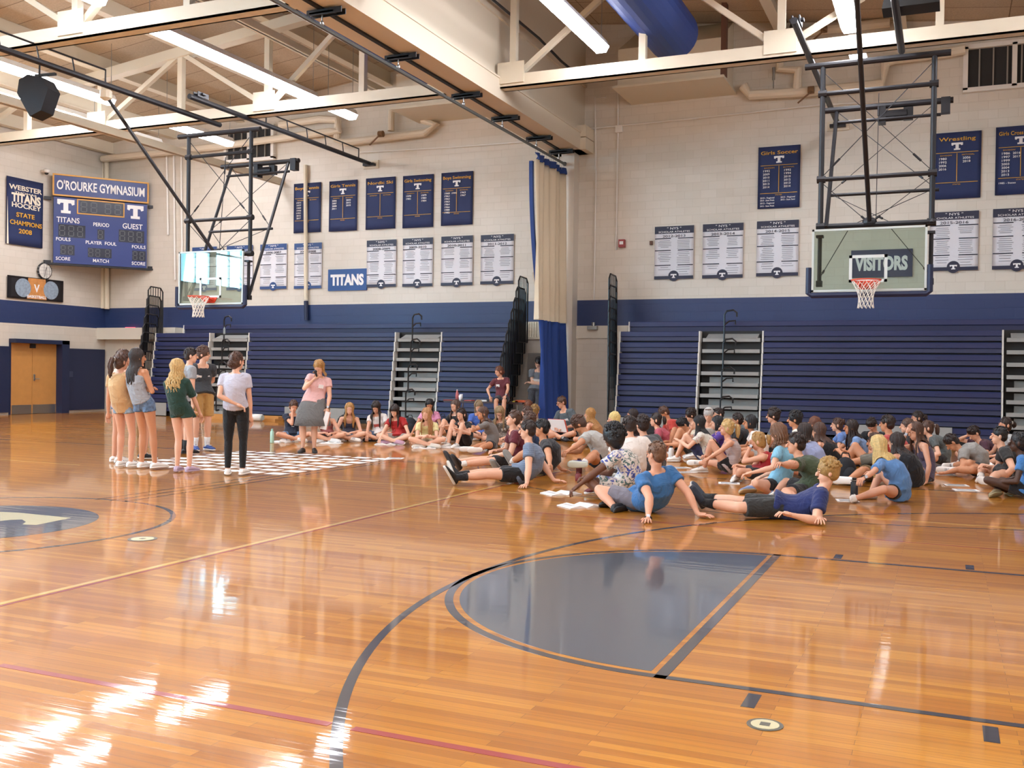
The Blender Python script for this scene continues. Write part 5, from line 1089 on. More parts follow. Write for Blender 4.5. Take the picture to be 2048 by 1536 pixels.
    if hair in ('short', 'crop', 'curly', 'mop', 'afro', 'bun', 'pony'):
        n = {'short': 40, 'crop': 24, 'curly': 110, 'mop': 90, 'afro': 150}.get(hair, 26)
        for i in range(n):
            az = rr.uniform(-180, 180); el = rr.uniform(-5 if hair in ('afro',) else 12, 88)
            if abs(az) < 60 and el < 38: el = rr.uniform(38, 88)
            if hair in ('curly', 'mop', 'afro'):
                q = scalp(az, el, big*.99); hx.ell(q, E, (rr.uniform(.012, .02)*hk,)*3, 6, 4)
            else:
                q0, q1, q2 = scalp(az, el, 1.0), scalp(az+rr.uniform(-8, 8), el-14 if hair in ('bun', 'pony') else el-10, 1.03), scalp(az+rr.uniform(-14, 14), el-(26 if hair != 'crop' else 14), 1.04)
                hx.tube([q0, q1, q2], [.008*hk, .009*hk, .003*hk], 5)
    if hair in ('short', 'mop'):   # fringe swept over the forehead
        for i in range(12):
            az = -42+84*i/11; hx.tube([scalp(az, 68, 1.0), scalp(az*1.05, 48, 1.06), scalp(az*1.1+rr.uniform(-6, 6), 30, 1.03)], [.013*hk, .013*hk, .004*hk], 5)
    if hair in ('long', 'half', 'bob'):
        n = 62
        for i in range(n):
            az = hfr+(360-2*hfr)*i/(n-1); lay = rr.uniform(.99, 1.06); pts = [scalp(az*.96+7, 82, 1.0), scalp(az, 50, 1.02*lay), scalp(az, 8, 1.03*lay)]
            Lh_ = hl*rr.uniform(.85, 1.05)*s; q = scalp(az, -38, 1.0*lay); pts.append(q); steps = 7; out = (q-Hc); out.z = 0; out = out.normalized() if out.length > .01 else -hf
            for j in range(1, steps+1):
                q = q+(-UPZ*.93+out*(.16 if j < 3 else .0)-hu*.05)*(Lh_/steps); q = push(q, .004+.006*rr.random())
                if curl: an_ = j*1.9+i*1.3; q = q+(a1*math.cos(an_)+fr*math.sin(an_))*curl*.018
                pts.append(q.copy())
            m_ = len(pts); hx.tube(pts, [.011*hk]*(3)+[.0125*hk*(1-.45*max(0, j-2)/(m_-3)) for j in range(3, m_-1)]+[.003], 5)
    if hair == 'pony':
        b0 = Hc-hf*.098*hk+hu*.035*hk; hx.ell(b0, E, (.026*hk,)*3, 8, 6)
        for i in range(16):
            j_ = V((rr.uniform(-1, 1), rr.uniform(-1, 1), rr.uniform(-1, 1)))*.016; q = b0-hf*.045*hk+hu*.012+j_; pts = [b0+j_*.4, q]
            for j in range(6): q = push(q+(-UPZ*.95-hf*(.2 if j < 2 else .0))*(hl*s*rr.uniform(.85, 1.05)/6)); pts.append(q+j_*(.5 if j < 4 else .1)+(a1*math.sin(j*2.+i)*curl*.014))
            hx.tube(pts, [.008, .013, .015, .015, .014, .012, .009, .003], 5)
    if hair == 'bun':
        b0 = Hc-hf*.1*hk-hu*(.03 if not extra == 'high' else -.06)*hk; hb_.ell(b0, E, (.046*hk, .04*hk, .044*hk), 10, 8)
        for i in range(10): a_ = i*.63; hx.tube([b0+(hr*math.cos(a_)+hu*math.sin(a_))*.046*hk, b0+(hr*math.cos(a_+.6)+hu*math.sin(a_+.6))*.03*hk-hf*.03*hk], [.01*hk, .006*hk], 5)
    ho = remesh('hair', hb_, [HM], root, .0115, 2, hx)
    if hair == 'pony' or extra == 'tie': mb = MB().tube(arc(Hc-hf*.112*hk+hu*.036*hk, hr, hu, .024*hk, 0, 2*PI, 12)[:-1], .008, 5, closed=True); part('hair_tie', mb, mat('tie', '#d8d2cc', .7), ho, True)
    if hair == 'cap' or extra == 'cap':
        mb = MB(); mb.ell(capc+hu*.02*hk, E, (.088*hk, .102*hk, .1*hk), 16, 10); mb.obox(Hc-hf*.13*hk+hu*.0*hk, hr*.07*hk, hf*.05*hk, hu*.006); remesh('cap', mb, [cloth('#bcb8b2')], root, .011, 2)
    if extra == 'glasses':
        mb = MB()
        for g in (-1, 1): mb.tube(arc(Hc+hr*g*.031*hk+hf*.099*hk+hu*.002*hk, hr, hu, .022*hk, 0, 2*PI, 12)[:-1], .0028, 5, closed=True); mb.tube([Hc+hr*g*.053*hk+hf*.097*hk+hu*.005*hk, Hc+hr*g*.078*hk-hf*.01*hk+hu*.005*hk], .0028, 5)
        mb.tube([Hc+hr*.01*hk+hf*.1*hk+hu*.004, Hc-hr*.01*hk+hf*.1*hk+hu*.004], .0028, 5); part('glasses', mb, M['rubber'], root, True)
    # ---- clothes
    def tp(t): return seg(sp, t)
    g_ = .016*s
    if top in ('tee', 'tank', 'long'):
        mb = MB(); lo = -.12 if hem is None else hem; wide = 1.04 if male else 1.0
        ts = [lo, lo+.08, .06, .22, .42, .62, .8] if lo > -.2 else [lo, lo*.5, 0, .22, .42, .62, .8]
        def pr_(t):
            for i in range(len(prof)-1):
                if prof[i][0] <= t <= prof[i+1][0]: u = (t-prof[i][0])/(prof[i+1][0]-prof[i][0]); return [prof[i][j]*(1-u)+prof[i+1][j]*u for j in (1, 2)]
            return [prof[1][1], prof[1][2]]
        rg = []
        for t in ts:
            a_, b_ = pr_(max(t, -.03)); slack = (.012 if top == 'tee' and .1 < t < .7 else 0)*(1.5 if male else 1)
            if t < .12 and (stand or t < 0): a_, b_ = max(a_, .172), max(b_, .122)
            rg.append((tp(t), axes(t)[0], axes(t)[1], (a_*k+g_+slack)*wide+(max(0, -t)*.12), b_*k+g_+slack+(max(0, -t)*.12)))
        if top != 'tank': rg += [(tp(.93), a1, b1, .152*k*W+g_*.6, .09*k+g_*.6), (tp(1.02), a1, b1, .085*k, .07*k)]
        else: rg += [(tp(.84), a1, b1, .135*k, .102*k)]
        ringloft(mb, rg, 16)
        if not male and top != 'x':
            for g in (-1, 1): mb.ell(tp(.7)+a1*g*.066*s*W+fr*.082*s*W, (a1, fr, t1), (.062*s, .057*s, .062*s), 8, 6)
        if top != 'tank':
            e1 = .96 if top == 'long' else slv
            for S, e_, w3 in ((Rs, Re, Rw), (Ls, Le, Lw)):
                mb.tube([SC+(S-SC)*.5+t1*.012*s, S+t1*.004], [.075*k, .064*k], 10)
                mb.ell(S, (a1, fr, t1), (.066*k*aw,)*3, 10, 7); mb.tube([S, S.lerp(e_, e1*.5), S.lerp(e_, e1)], [.064*k*aw, .064*k*aw, .066*k*aw if top == 'tee' else .05*k], 12)
                if top == 'long': mb.tube([e_, e_.lerp(w3, .9)], [.05*k, .038*k], 10)
        else:
            for g in (-1, 1): mb.tube([tp(.82)+a1*g*.075*s+fr*.1*k, tp(1.0)+a1*g*.078*s+fr*.03*s+t1*.02*s, tp(1.0)+a1*g*.078*s-fr*.03*s+t1*.02*s, tp(.82)+a1*g*.07*s-fr*.1*k], [.02*s]*4, 6)
        so = remesh('shirt' if top != 'tank' else 'tank_top', mb, [cloth(tc_, tpat, tc2)], root, .012, 3)
        def onchest(x, t, w2, h2, m_, nm, d=.03, par=None):
            a_, b_ = pr_(t); q = tp(t)+a1*x*s+fr*((b_*k+g_)*math.sqrt(max(.2, 1-(x*s/(a_*k))**2))+d); n_ = (fr+a1*x*1.8/.16*.25).normalized(); tt = (t1-n_*t1.dot(n_)).normalized(); ss = n_.cross(tt)
            mb = MB().obox(q, ss*w2/2, tt*h2/2, n_*.006); return part(nm, mb, m_, par or so)
        if tag_: onchest(.07*tag_, .76, .085, .06, M['paper'], 'name_tag', .012 if male else .03)
        if print_: onchest(0, .62, print_[1], print_[2], mat('shirt_print', print_[0], .8), 'shirt_print', .02)
    lc = (bl if bot in ('shorts', 'denim') else 1.)
    if bot in ('shorts', 'denim', 'pants'):
        mb = MB(); ringloft(mb, [(tp(t), axes(t)[0], axes(t)[1], a_*k*W+g_*.8, b_*k*W+g_*.8) for t, a_, b_ in ((-.14, .09, .08), (-.04, .15, .112), (.08, .155, .114), (.2, .142, .104))], 14)
        for hp, kn, an in ((R2, Rkn, Ran), (L2, Lkn, Lan)):
            mb.ell(hp, (r, f, UPZ), (.099*k*lw_,)*3, 10, 7); q = hp.lerp(kn, min(lc, 1)); mb.tube([hp, hp.lerp(q, .5), q], [.098*k*lw_, (.096 if lc < .9 else .088)*k*lw_, (.1 if lc < .5 else .082 if lc < .9 else .064)*k*lw_*(1.1 if male else 1)], 12)
            if bot == 'pants': mb.ell(kn, (r, f, UPZ), (.064*k,)*3, 8, 6); mb.tube([kn, kn.lerp(an, .3), kn.lerp(an, .95)], [.06*k, .06*k, .043*k], 10)
        bo = remesh('trousers' if bot == 'pants' else 'shorts', mb, [cloth(bc, 'denim' if bot == 'denim' else bpat)], root, .012, 2)
        if extra == 'pocket': mb = MB().obox(PC-f*(.118*k)+r*.05-UPZ*.0+UPZ*.03, r*.055, f*.008, UPZ*.025); part('back_pocket_card', mb, mat('card_red', '#c8504c', .6), bo)
    if bot == 'skirt':
        mb = MB(); rg = [(tp(.26), r, f, .15*k*W, .12*k*W), (tp(.1), r, f, .175*k*W, .14*k*W), (PC-UPZ*.05*s, r, f, .2*k*W, .165*k*W), (PC-UPZ*.26*s, r, f, .245*k*W, .2*k*W), (PC-UPZ*.42*s, r, f, .275*k*W, .23*k*W)]
        ringloft(mb, rg, 24); part('skirt', mb, cloth(bc), root, True)
    for i, ((heel, fd, fu, sd), kn, an) in enumerate(zip(feet, (Rkn, Lkn), (Ran, Lan))):
        if sock:
            hgt = .28 if sock[0] == 'h' else .16; mb = MB().tube([heel+fd*.09*s+fu*.05*s, an-(kn-an)*.02, an+(kn-an)*hgt*.5, an+(kn-an)*hgt*1.25], [.034*k, .042*k, .043*k, .047*k if hgt < .2 else .052*k], 10); part('sock', mb, cloth(sock[1:]), root, True)
        if bare: continue
        z_ = .0; mb = MB(); mb.mi = 0
        pf = [(-.012, .02, .02), (.0, .034, .05), (.035, .04, .07), (.09, .041, .075), (.14, .044, .058), (.19, .047, .042), (.235, .04, .032), (.262, .02, .018)]
        ringloft(mb, [(heel+fd*x*s+fu*(h*.5+.012)*s, sd, fu, w2*s*1.04, h*.55*s) for x, w2, h in pf], 12)
        mb.mi = 1; ringloft(mb, [(heel+fd*x*s*1.02+fu*.009*s, sd, fu, w2*s*1.12, .014*s) for x, w2, h in pf], 12)
        so_ = part('shoe', mb, [mat('shoe', sh, .6), mat('shoe_sole', sole, .6)], root, True)
        if sh in ('#e6e3dd', '#1b1b1f', '#2d4a8c'):
            mb = MB()
            for j in range(3): x = .1+.022*j; q = heel+fd*x*s+fu*(.083-.16*(x-.09))*s; mb.obox(q, sd*.022*s, fd*.004, fu*.004)
            part('laces', mb, M['paper'] if sh != '#e6e3dd' else M['line'], so_)
    if watch:
        w3, fd2, pn, P1 = hands[0 if watch > 0 else 1]; e_ = Re if watch > 0 else Le; q = w3-fd2*.01; dr = (w3-e_).normalized(); u_ = dr.orthogonal().normalized(); mb = MB().tube(arc(q, u_, dr.cross(u_), .03*k, 0, 2*PI, 12)[:-1], .009, 5, closed=True)
        vd = (CAM-q); vd = vd-dr*vd.dot(dr); vd.normalize(); wo = part('wristwatch', mb, M['rubber'], root, True); mb = MB().obox(q+vd*.034*k, vd.cross(dr)*.017, dr*.019, vd*.006); part('watch_face', mb, mat('watch_face', '#c9ced6', .2), wo)
    return dict(root=root, hands=hands, Hc=Hc, hf=hf, s=s, f=f, r=r, G=G, chest=tp(.6), fr=fr, dv=dv)
CL = 'students seated on the floor'; SG = 'students standing by the paper grid'
BLK, DEN = '#1e1f24', '#5b7391'
# standing group
person('person at far left in peach shirt, mostly hidden behind the ponytail girl', (248, 716), (233, 926), face=70, pose='stand', hair='bun', hc='br', sk='f', tc_='#dcb6a4', bot='denim', bc=DEN, bl=.28, tpat=None, group=SG)
person('person behind the black haired girl, little more than dark sneakers showing', (272, 727), (286, 919), face=80, pose='stand', hair='long', hc='br', sk='f', tc_='#c9c0b6', bot='denim', bc=DEN, bl=.28, sh='#1b1b1f', sole='#e8e4de', group=SG)
person('girl in tan shirt and denim shorts with brown ponytail, seen from behind', (243, 724), (250, 935), face=58, body=40, pose='stand', hair='pony', hc='br', sk='f', tc_='#cfa878', bot='denim', bc='#8fa0ae', bl=.26, hl=.3, curl=.6, group=SG, Rh=('l', .18, .2, .85), Lh=('l', -.3, -.02, .78))
person('girl with long straight black hair, grey crop tank, denim shorts, arms folded', (276, 715), (295, 938), face=68, body=48, pose='stand', hair='long', hc='db', sk='m', top='tank', tc_='#aab0b8', tpat='stripe', tc2='#9ba2ac', hem=.12, bot='denim', bc=DEN, bl=.26, hl=.36, hfr=70,
       Rh=('c', .0, .17, .02, .62), Lh=('c', .06, .15, -.02, .58), Rf=('l', .12, .02, .08), Lf=('l', -.12, .0, .08), pole=(.9, -.2, -.6), extra='pocket', group=SG)
person('girl with long wavy blond hair in an oversized dark green shirt and lilac clogs', (356, 736), (366, 945), face=42, body=32, pose='stand', hair='long', hc='bl', sk='p', tc_='#1d3f36', bot='shorts', bc='#1d3f36', bl=.22, hem=-.68, hl=.34, curl=1.1, sh='#b9a3b8', sole='#b9a3b8', slv=.85, hfr=60, Rh=('l', .17, .24, .8), Lh=('l', -.2, .2, .8), group=SG)
person('boy in grey shirt and black shorts in profile behind the blond girl', (382, 712), (366, 908), face=88, body=68, pose='stand', hair='short', hc='db', sk='p', male=True, tc_='#9a9c9f', bot='shorts', bc=BLK, bl=.8, sock='h#1b1b1e', sh='#1b1b1f', sole='#1b1b1f', tag_=-1, group=SG)
S6 = person('boy in charcoal shirt with white script and khaki shorts, hands behind his back', (408, 709), (402, 902), face=112, body=158, pose='stand', hair='mop', hc='br', sk='p', male=True, tc_='#35383c', bot='shorts', bc='#b98e50', bl=.85, sock='h#e8e6e2', sh='#2d4a8c', tag_=1, Rh=('c', .08, -.16, 0, .15), Lh=('c', -.02, -.17, -.02, .12), pole=(.9, -.6, -.3), group=SG)
mb = MB(); q = S6['chest']+S6['fr']*.165+UPZ*.1; n_ = S6['fr']; ux = UPZ.cross(n_).normalized(); mb.text('Champion', q, ux, UPZ, .035, width=.24, bold=.01); part('shirt_lettering', mb, M['wtext'], S6['root'])
person('woman in pale lilac polo, black trousers and low brown bun, seen from behind', (474, 723), (470, 951), face=52, body=12, pose='stand', hair='bun', hc='br', sk='p', tc_='#c3c3d2', hem=.06, bot='pants', bc='#111114', Lh=('c', .04, -.15, -.06, .12), Rh=('l', .2, .06, .74), lpole=(-1, -.5, -.3), group=SG)
S8 = person('woman in pink top and grey skirt speaking into a microphone', (638, 735), (617, 907), face=205, body=186, pose='stand', hair='half', hc='sb', sk='p', tc_='#dfb0ab', bot='skirt', bc='#6d6d6c', fat=1.28, pitch=-26, hl=.16, Rh=('h', .05, .17, -.15), Lh=('l', -.34, .12, .83), rpole=(.9, .2, -.8), sh='#1f1c1c', sole='#1f1c1c', tag_=-1, watch=-1, slv=.42, bare=False, hfr=75)
w3, fd2, pn, P1 = S8['hands'][0]; hc_ = P1-fd2*.02+pn*.0; mth = S8['Hc']+S8['hf']*.13-UPZ*.05
t = thing('microphone', hc_, 'black handheld microphone held up by the woman in pink', 'microphone')
dm = (mth-hc_).normalized(); mb = MB().tube([hc_-dm*.08, hc_+dm*.12], [.014, .02], 10); part('handle', mb, M['rubber'], t, True)
mb = MB(); mb.ell(hc_+dm*.14, (dm.orthogonal().normalized(), dm.cross(dm.orthogonal()).normalized(), dm), (.028, .028, .032)); part('grille', mb, M['black'], t, True)
w3, fd2, pn, P1 = S8['hands'][1]; t = thing('held_booklet', P1, 'folded pink and white pages held by the woman in pink', 'paper')
for k_, c_ in ((-.03, '#e9a898'), (.02, '#f2eeea')):
    mb = MB(); mb.prism([(-.11, -.28), (.0, -.3), (.07, .0), (.0, .02)], P1+V((k_*.3, -.01-k_, 0)), RT.lerp(V((1,0,0)), .5), UPZ, V((.0, .012, 0))); part('page', mb, mat('page', c_, .7), t)
person('dark haired man in grey printed shirt standing by the wall with folded arms', (1077, 726), (1069, 859), face=-138, body=-165, pose='stand', hair='mop', hc='bk', sk='p', male=True, tc_='#70747a', print_=('#e9e7e2', .26, .14), bot='pants', bc='#4a4b50', Rh=('c', -.14, .2, .02, .6), Lh=('c', .14, .19, -.0, .58), pole=(.9, .1, -.7), sh='#1b1b1f')
person('woman in maroon shirt and dark shorts sitting on the long table', (998, 743), (1004, 866), face=-118, body=-172, pose='chair', hair='bun', hc='au', sk='f', tc_='#63282f', bot='shorts', bc='#191b26', bl=.8, pitch=-12, Rh=('l', .3, .1, .9), Lh=('l', -.12, .34, .93), tag_=1, watch=-1, fat=1.1, hz=.7, sh='#3a3a3c')
# front arc of seated girls
kw = dict(group=CL)
person('girl in navy shirt resting her chin on her fist, leftmost on the floor', (587, 813), (584, 883), face=172, hair='bun', hc='br', sk='f', tc_='#171e33', bot='denim', bc=DEN, bl=.4, pitch=-14, Rh=('h', .03, .1, -.1), Lh=(601, 880, .05), rpole=(.2, .3, -1), print_=('#d8dbe2', .05, .02), **kw)
person('person in rust red top sitting behind the legs of the woman in pink', (650, 822), (655, 884), face=180, hair='long', hc='sb', sk='f', top='tank', tc_='#8f4540', hl=.25, sh='#dcdad6', **kw)
person('girl with long light brown hair and dark tank, legs crossed, facing the camera', (699, 818), (697, 882), face=182, hair='long', hc='sb', sk='p', top='tank', tc_='#2d2f42', bot='denim', bc='#8aa0b4', bl=.3, hl=.36, hfr=48, **kw)
person('girl with dark hair over a white shirt with red print, writing in her lap', (752, 815), (758, 882), face=-168, hair='long', hc='db', sk='f', tc_='#e9e5e0', print_=('#c25b50', .13, .12), hl=.42, hfr=48, pitch=-28, bot='denim', bc=DEN, bl=.4, Rh=('l', .18, .36, .12), sh='#1b1b1f', **kw)
person('girl in bright red shirt leaning on one hand, dark hair falling forward', (789, 822), (796, 887), face=-162, hair='long', hc='db', sk='p', tc_='#ad211f', print_=('#e8d9d4', .1, .05), hl=.3, hfr=50, pitch=-30, bot='shorts', bc='#9a948c', bpat='floral', bl=.5, Rh=('l', .25, .4, .12), Lh=(822, 886, .03), sh='#b58a9c', lpole=(-1, .0, 0), **kw)
person('girl in light pink shirt with black hair behind the yellow shirt girl', (859, 810), (862, 877), face=178, hair='half', hc='bk', sk='m', tc_='#dc93b2', pitch=-18, hl=.2, Rh=('l', .45, .3, .1), **kw)
person('girl in pale yellow shirt with long strawberry blond hair, hands clasped', (853, 829), (854, 894), face=-152, body=180, hair='long', hc='#a8774a', sk='p', tc_='#dfd39a', hl=.42, hfr=50, bot='shorts', bc='#c9bda4', bl=.4, sh='#ddd5c8', Rh=('l', .03, .3, .24), Lh=('l', -.02, .3, .22), **kw)
person('girl in plain black shirt with loose dark hair, behind the black printed shirt', (910, 812), (912, 884), face=-142, hair='long', hc='br', sk='p', tc_='#16171c', pose='k', hl=.3, hfr=55, **kw)
person('girl with ponytail in black printed shirt, knees up, one arm hanging to the floor', (922, 829), (928, 893), face=-148, hair='pony', hc='db', sk='p', tc_='#141417', print_=('#b9b29a', .12, .05), pose='k', hl=.25, curl=.6, bot='shorts', bc=BLK, Rh=(902, 893, .1), **kw)
person('person in blue shirt with light short hair below the table', (957, 813), (960, 880), face=176, hair='bob', hc='gr', sk='p', tc_='#4867b4', pitch=-24, hl=.1, **kw)
person('girl in grey shirt and white sneakers hugging her knees, looking left', (964, 827), (982, 901), face=-118, body=-98, hair='long', hc='br', sk='m', tc_='#6f6a66', pose='k', hl=.28, hfr=85, bot='shorts', bc=BLK, bl=.35, Rf=(930, 900, .07), Lf=(945, 903, .07), Rh=('l', -.12, .36, .43), Lh=('l', .1, .34, .44), pole=(.6, .5, -.3), **kw)
person('girl with glasses and long ash blond hair reading with bowed head', (999, 826), (1003, 893), face=-172, hair='long', hc='#8f7450', sk='p', tc_='#6c6258', tpat='floral', tc2='#a59a8c', pitch=-28, hl=.32, hfr=50, extra='glasses', tag_=-1, **kw)
person('boy in maroon collared shirt tilting his face up, legs stretched left', (1027, 838), (1020, 937), face=-98, body=-100, hair='short', hc='br', sk='p', male=True, tc_='#5f1826', pose='e', pitch=18, bot='shorts', bc='#16171a', bl=.7, sock='m#e6e3dd', sh='#1d1e22', sole='#2a2b2e', Rf=(898, 925, .1), Lf=(905, 930, .1), Rh=('l', .1, .2, .25), Lh=('l', -.15, .25, .2), tag_=-1, **kw)
person('person in navy with brown hair, upper of two heads behind the leaning boys', (1053, 826), None, face=-75, hair='short', hc='br', sk='f', male=True, tc_='#28324a', **kw)
person('person with side swept brown hair, lower of two heads behind the leaning boys', (1057, 842), None, face=-88, hair='mop', hc='br', sk='f', male=True, tc_='#24385a', **kw)
person('person with auburn hair bowing the face, just left of the open red notebook', (1057, 812), None, face=-160, hair='long', hc='au', sk='f', tc_='#8f7a70', pitch=-35, hl=.12, hz=.7, **kw)
person('person with curly dark blond hair beside the open red notebook', (1070, 823), None, face=20, hair='curly', hc='#8a6a3c', sk='f', tc_='#9a8a66', hz=.68, **kw)
person('bearded boy in black shirt behind the heather shirt boy, one knee raised', (1083, 857), (1084, 949), face=-86, body=-96, hair='short', hc='bk', sk='m', male=True, tc_='#232428', pose='e', bot='shorts', bc='#17181b', bl=.5, sock='m#dcd8d0', sh='#7a756e', sole='#8a857c', Lf=(938, 945, .13), Rk=(1029, 890, .45), Rf=(1010, 932, .08), Lh=(1106, 962, .03), Rh=(1122, 940, .03), **kw)
person('boy in heathered blue grey shirt and black shorts leaning back on both hands', (1055, 861), (1040, 966), face=-78, body=-87, hair='short', hc='db', sk='p', male=True, tc_='#66758b', tpat='stripe', tc2='#75849a', pose='e', bot='shorts', bc='#141518', bl=.6, sock='h#17171a', sh='#141416', sole='#cfc8bd', Lf=(900, 956, .1), Rf=(908, 950, .12), Lh=(1053, 971, .03), Rh=(1108, 962, .03), lpole=(0, -1, 0), rpole=(0, -1, 0), hang_={-1: 200, 1: 95}, **kw)
S20 = person('boy with glasses in grey shirt holding up an open red notebook', (1123, 805), (1140, 881), face=-112, body=-140, hair='crop', hc='br', sk='f', male=True, tc_='#525a5e', pitch=-16, bot='shorts', bc='#15161b', bl=.7, sh='#1b1b1f', sole='#26262a', extra='glasses', tag_=-1, Rh=('c', .12, .36, .08, .6), Lh=('c', -.12, .3, .02, .6), s=1.08, **kw)
b_ = (S20['hands'][0][3]+S20['hands'][1][3])/2+UPZ*.06; t = thing('open_notebook', b_, 'open notebook with red cover held up by the boy with glasses', 'notebook'); uv = S20['r']; nv = (-S20['f']+UPZ*.4).normalized(); vv_ = nv.cross(uv).normalized(); vv_ = vv_ if vv_.z > 0 else -vv_
mb = MB().obox(b_+S20['f']*.02, uv*.24, vv_*.15, nv*.006); part('cover', mb, mat('cover_red', '#cf4a30', .6), t); mb = MB(); mb.obox(b_+nv*.0, uv*.22, vv_*.14, nv*.01); mb.obox(b_+S20['f']*.035, uv*.22, vv_*.14, nv*.006); part('page', mb, M['paper'], t)
person('boy in pale grey shirt bending his head far down over raised knees', (1158, 849), (1194, 938), face=-82, hair='curly', hc='br', sk='m', male=True, tc_='#b3b3ae', pitch=-42, pose='k', bot='shorts', bc=BLK, bl=.4, sock='m#e8e6e2', sh='#2f3a78', sole='#d9e3d6', Lk=(1170, 890, .47), Lf=(1140, 946, .08), Rk=(1180, 885, .47), Rf=(1150, 940, .08), Rh=(1135, 905, .25), Lh=(1128, 908, .28), **kw)
person('girl with long brown hair and tan top seen against the wall', (1179, 829), (1190, 895), face=-62, hair='long', hc='sb', sk='f', top='tank', tc_='#a8794a', hl=.3, hfr=70, **kw)
person('girl with chin length platinum hair in maroon, in profile', (1227, 838), None, face=-97, hair='bob', hc='lb', sk='p', tc_='#5d2430', hl=.1, hfr=75, pitch=-8, **kw)
person('boy with dark hair in white shirt, back to the camera behind the printed shirt', (1258, 851), (1266, 960), face=-28, body=-5, hair='short', hc='db', sk='f', male=True, tc_='#e4dcd4', Rh=('l', .25, .1, .1), Lh=('l', -.2, .3, .2), **kw)
person('person with thick dark hair in charcoal shirt right of the white shirt back', (1284, 850), (1302, 948), face=-35, body=-25, hair='mop', hc='db', sk='f', male=True, tc_='#4d5052', **kw)
person('person with dark hair showing only above the white shirt boy', (1264, 830), None, face=-92, hair='long', hc='db', sk='f', tc_='#3c3438', hl=.15, **kw)
person('boy with tall black curly hair in white tie dye shirt and matching shorts', (1226, 874), (1243, 993), face=-72, body=-80, hair='afro', hc='bk', sk='b', male=True, tc_='#ddd5cc', tpat='print', bot='shorts', bc='#ddd5cc', bpat='print', bl=.72, Lk=(1176, 962, .2), Lf=(1205, 990, .06), Rk=(1195, 940, .2), Lh=(1148, 978, .12), Rh=('l', .1, .4, .2), lpole=(-.6, -.1, .3), sh='#6a2428', hem=-.16, slv=.6, **kw)
person('boy in bright blue shirt and grey shorts leaning back on both hands', (1312, 909), (1285, 1022), dd=-.28, face=-48, body=-38, hair='crop', hc='#6a4a34', sk='f', male=True, tc_='#356a9f', bot='shorts', bc='#77737c', bl=.7, Lk=(1199, 980, .2), Lf=(1216, 1010, .06), Rk=('l', .32, .25, .2), Lh=(1296, 1038, .03), Rh=(1396, 1030, .03), lpole=(0, -1, 0), rpole=(.5, -1, 0), hang_={-1: 185, 1: 110}, watch=-1, sh='#1d1d20', sole='#2c2c2e', **kw)
person('girl in rose pink shirt with dark ponytail, profile to the left', (1311, 840), (1320, 912), face=-94, hair='pony', hc='db', sk='p', tc_='#ad4c5b', tag_=-1, hl=.14, pose='x', **kw)
person('boy in orange red shirt hunched behind the rose pink shirt girl', (1328, 826), (1348, 902), face=-108, hair='crop', hc='br', sk='m', male=True, tc_='#b4362a', pitch=-35, pose='x', **kw)
person('boy in cream patterned shirt with black hair leaning over his knees', (1366, 850), (1384, 914), face=-112, hair='short', hc='bk', sk='m', male=True, tc_='#cfc5ae', tpat='floral', pitch=-42, pose='k', bot='shorts', bc='#4a4640', bl=.4, Rh=('l', .05, .5, .25), Lh=('l', -.1, .5, .22), **kw)
person('person with curly dark hair above the cream patterned shirt', (1381, 831), None, hz=.6, face=-102, hair='mop', hc='db', sk='f', male=True, tc_='#3b3b40', pitch=-15, **kw)
person('girl with waist length black hair in white patterned shirt', (1396, 846), (1404, 925), face=-86, hair='long', hc='bk', sk='p', tc_='#cfcbbf', tpat='floral', tc2='#c08a90', hl=.5, hfr=62, pose='k', bot='denim', bc='#24284a', Rh=('h', .03, .12, -.12), **kw)
person('boy with grey cap worn backwards looking toward the camera', (1417, 831), None, face=-170, hair='short', extra='cap', hc='br', sk='p', male=True, tc_='#b1ada6', pitch=-8, hz=.68, **kw)
person('boy with dark fringe right of the backwards cap', (1437, 829), None, hz=.63, face=-115, hair='short', hc='db', sk='p', male=True, tc_='#7f8084', **kw)
person('girl with black bob and purple shirt behind the blond ponytail', (1433, 846), (1438, 918), face=-97, hair='bob', hc='bk', sk='p', tc_='#54398f', pose='k', hl=.1, **kw)
person('girl with blond ponytail, striped tank and black shorts hugging her knees', (1453, 856), (1453, 947), face=-97, body=-97, hair='pony', hc='bl', sk='f', top='tank', tc_='#a48f8e', tpat='stripe', tc2='#c5b8b4', pose='k', bot='shorts', bc='#15161a', bl=.28, hl=.2, pitch=4, Rf=(1392, 925, .07), Lf=(1408, 936, .07), Rh=(1416, 912, .25), Lh=(1415, 918, .25), lpole=(-.4, -.2, -1), **kw)
person('person in black with dark hair right of the blond ponytail', (1474, 841), None, hz=.6, face=-92, hair='short', hc='db', sk='m', male=True, tc_='#1f2024', **kw)
person('person with black bowl shaped hair in white shirt leaning forward', (1499, 845), (1518, 925), face=-96, hair='bob', hc='bk', sk='m', tc_='#e6dfd6', hl=.06, pose='x', bot='shorts', bc='#a9a6a2', Rh=('l', .2, .4, .25), Lh=('l', -.15, .42, .22), **kw)
person('boy with swept dark hair in slate shirt, topmost near the step aisle', (1546, 832), None, face=-94, hair='mop', hc='db', sk='f', male=True, tc_='#5c666e', hz=.73, **kw)
person('boy with black curls and white collared shirt against the navy bleacher', (1589, 839), None, face=-90, hair='curly', hc='bk', sk='m', male=True, tc_='#e6e2d4', hz=.72, **kw)
person('girl in red tank holding her cheek in her hand, wearing a dark watch', (1516, 883), (1517, 964), face=-82, body=-95, hair='pony', hc='#a88048', sk='f', top='tank', tc_='#a8262b', pitch=-12, hl=.12, Lh=('h', -.05, .1, -.04), lpole=(-.3, .4, -1), watch=-1, **kw)
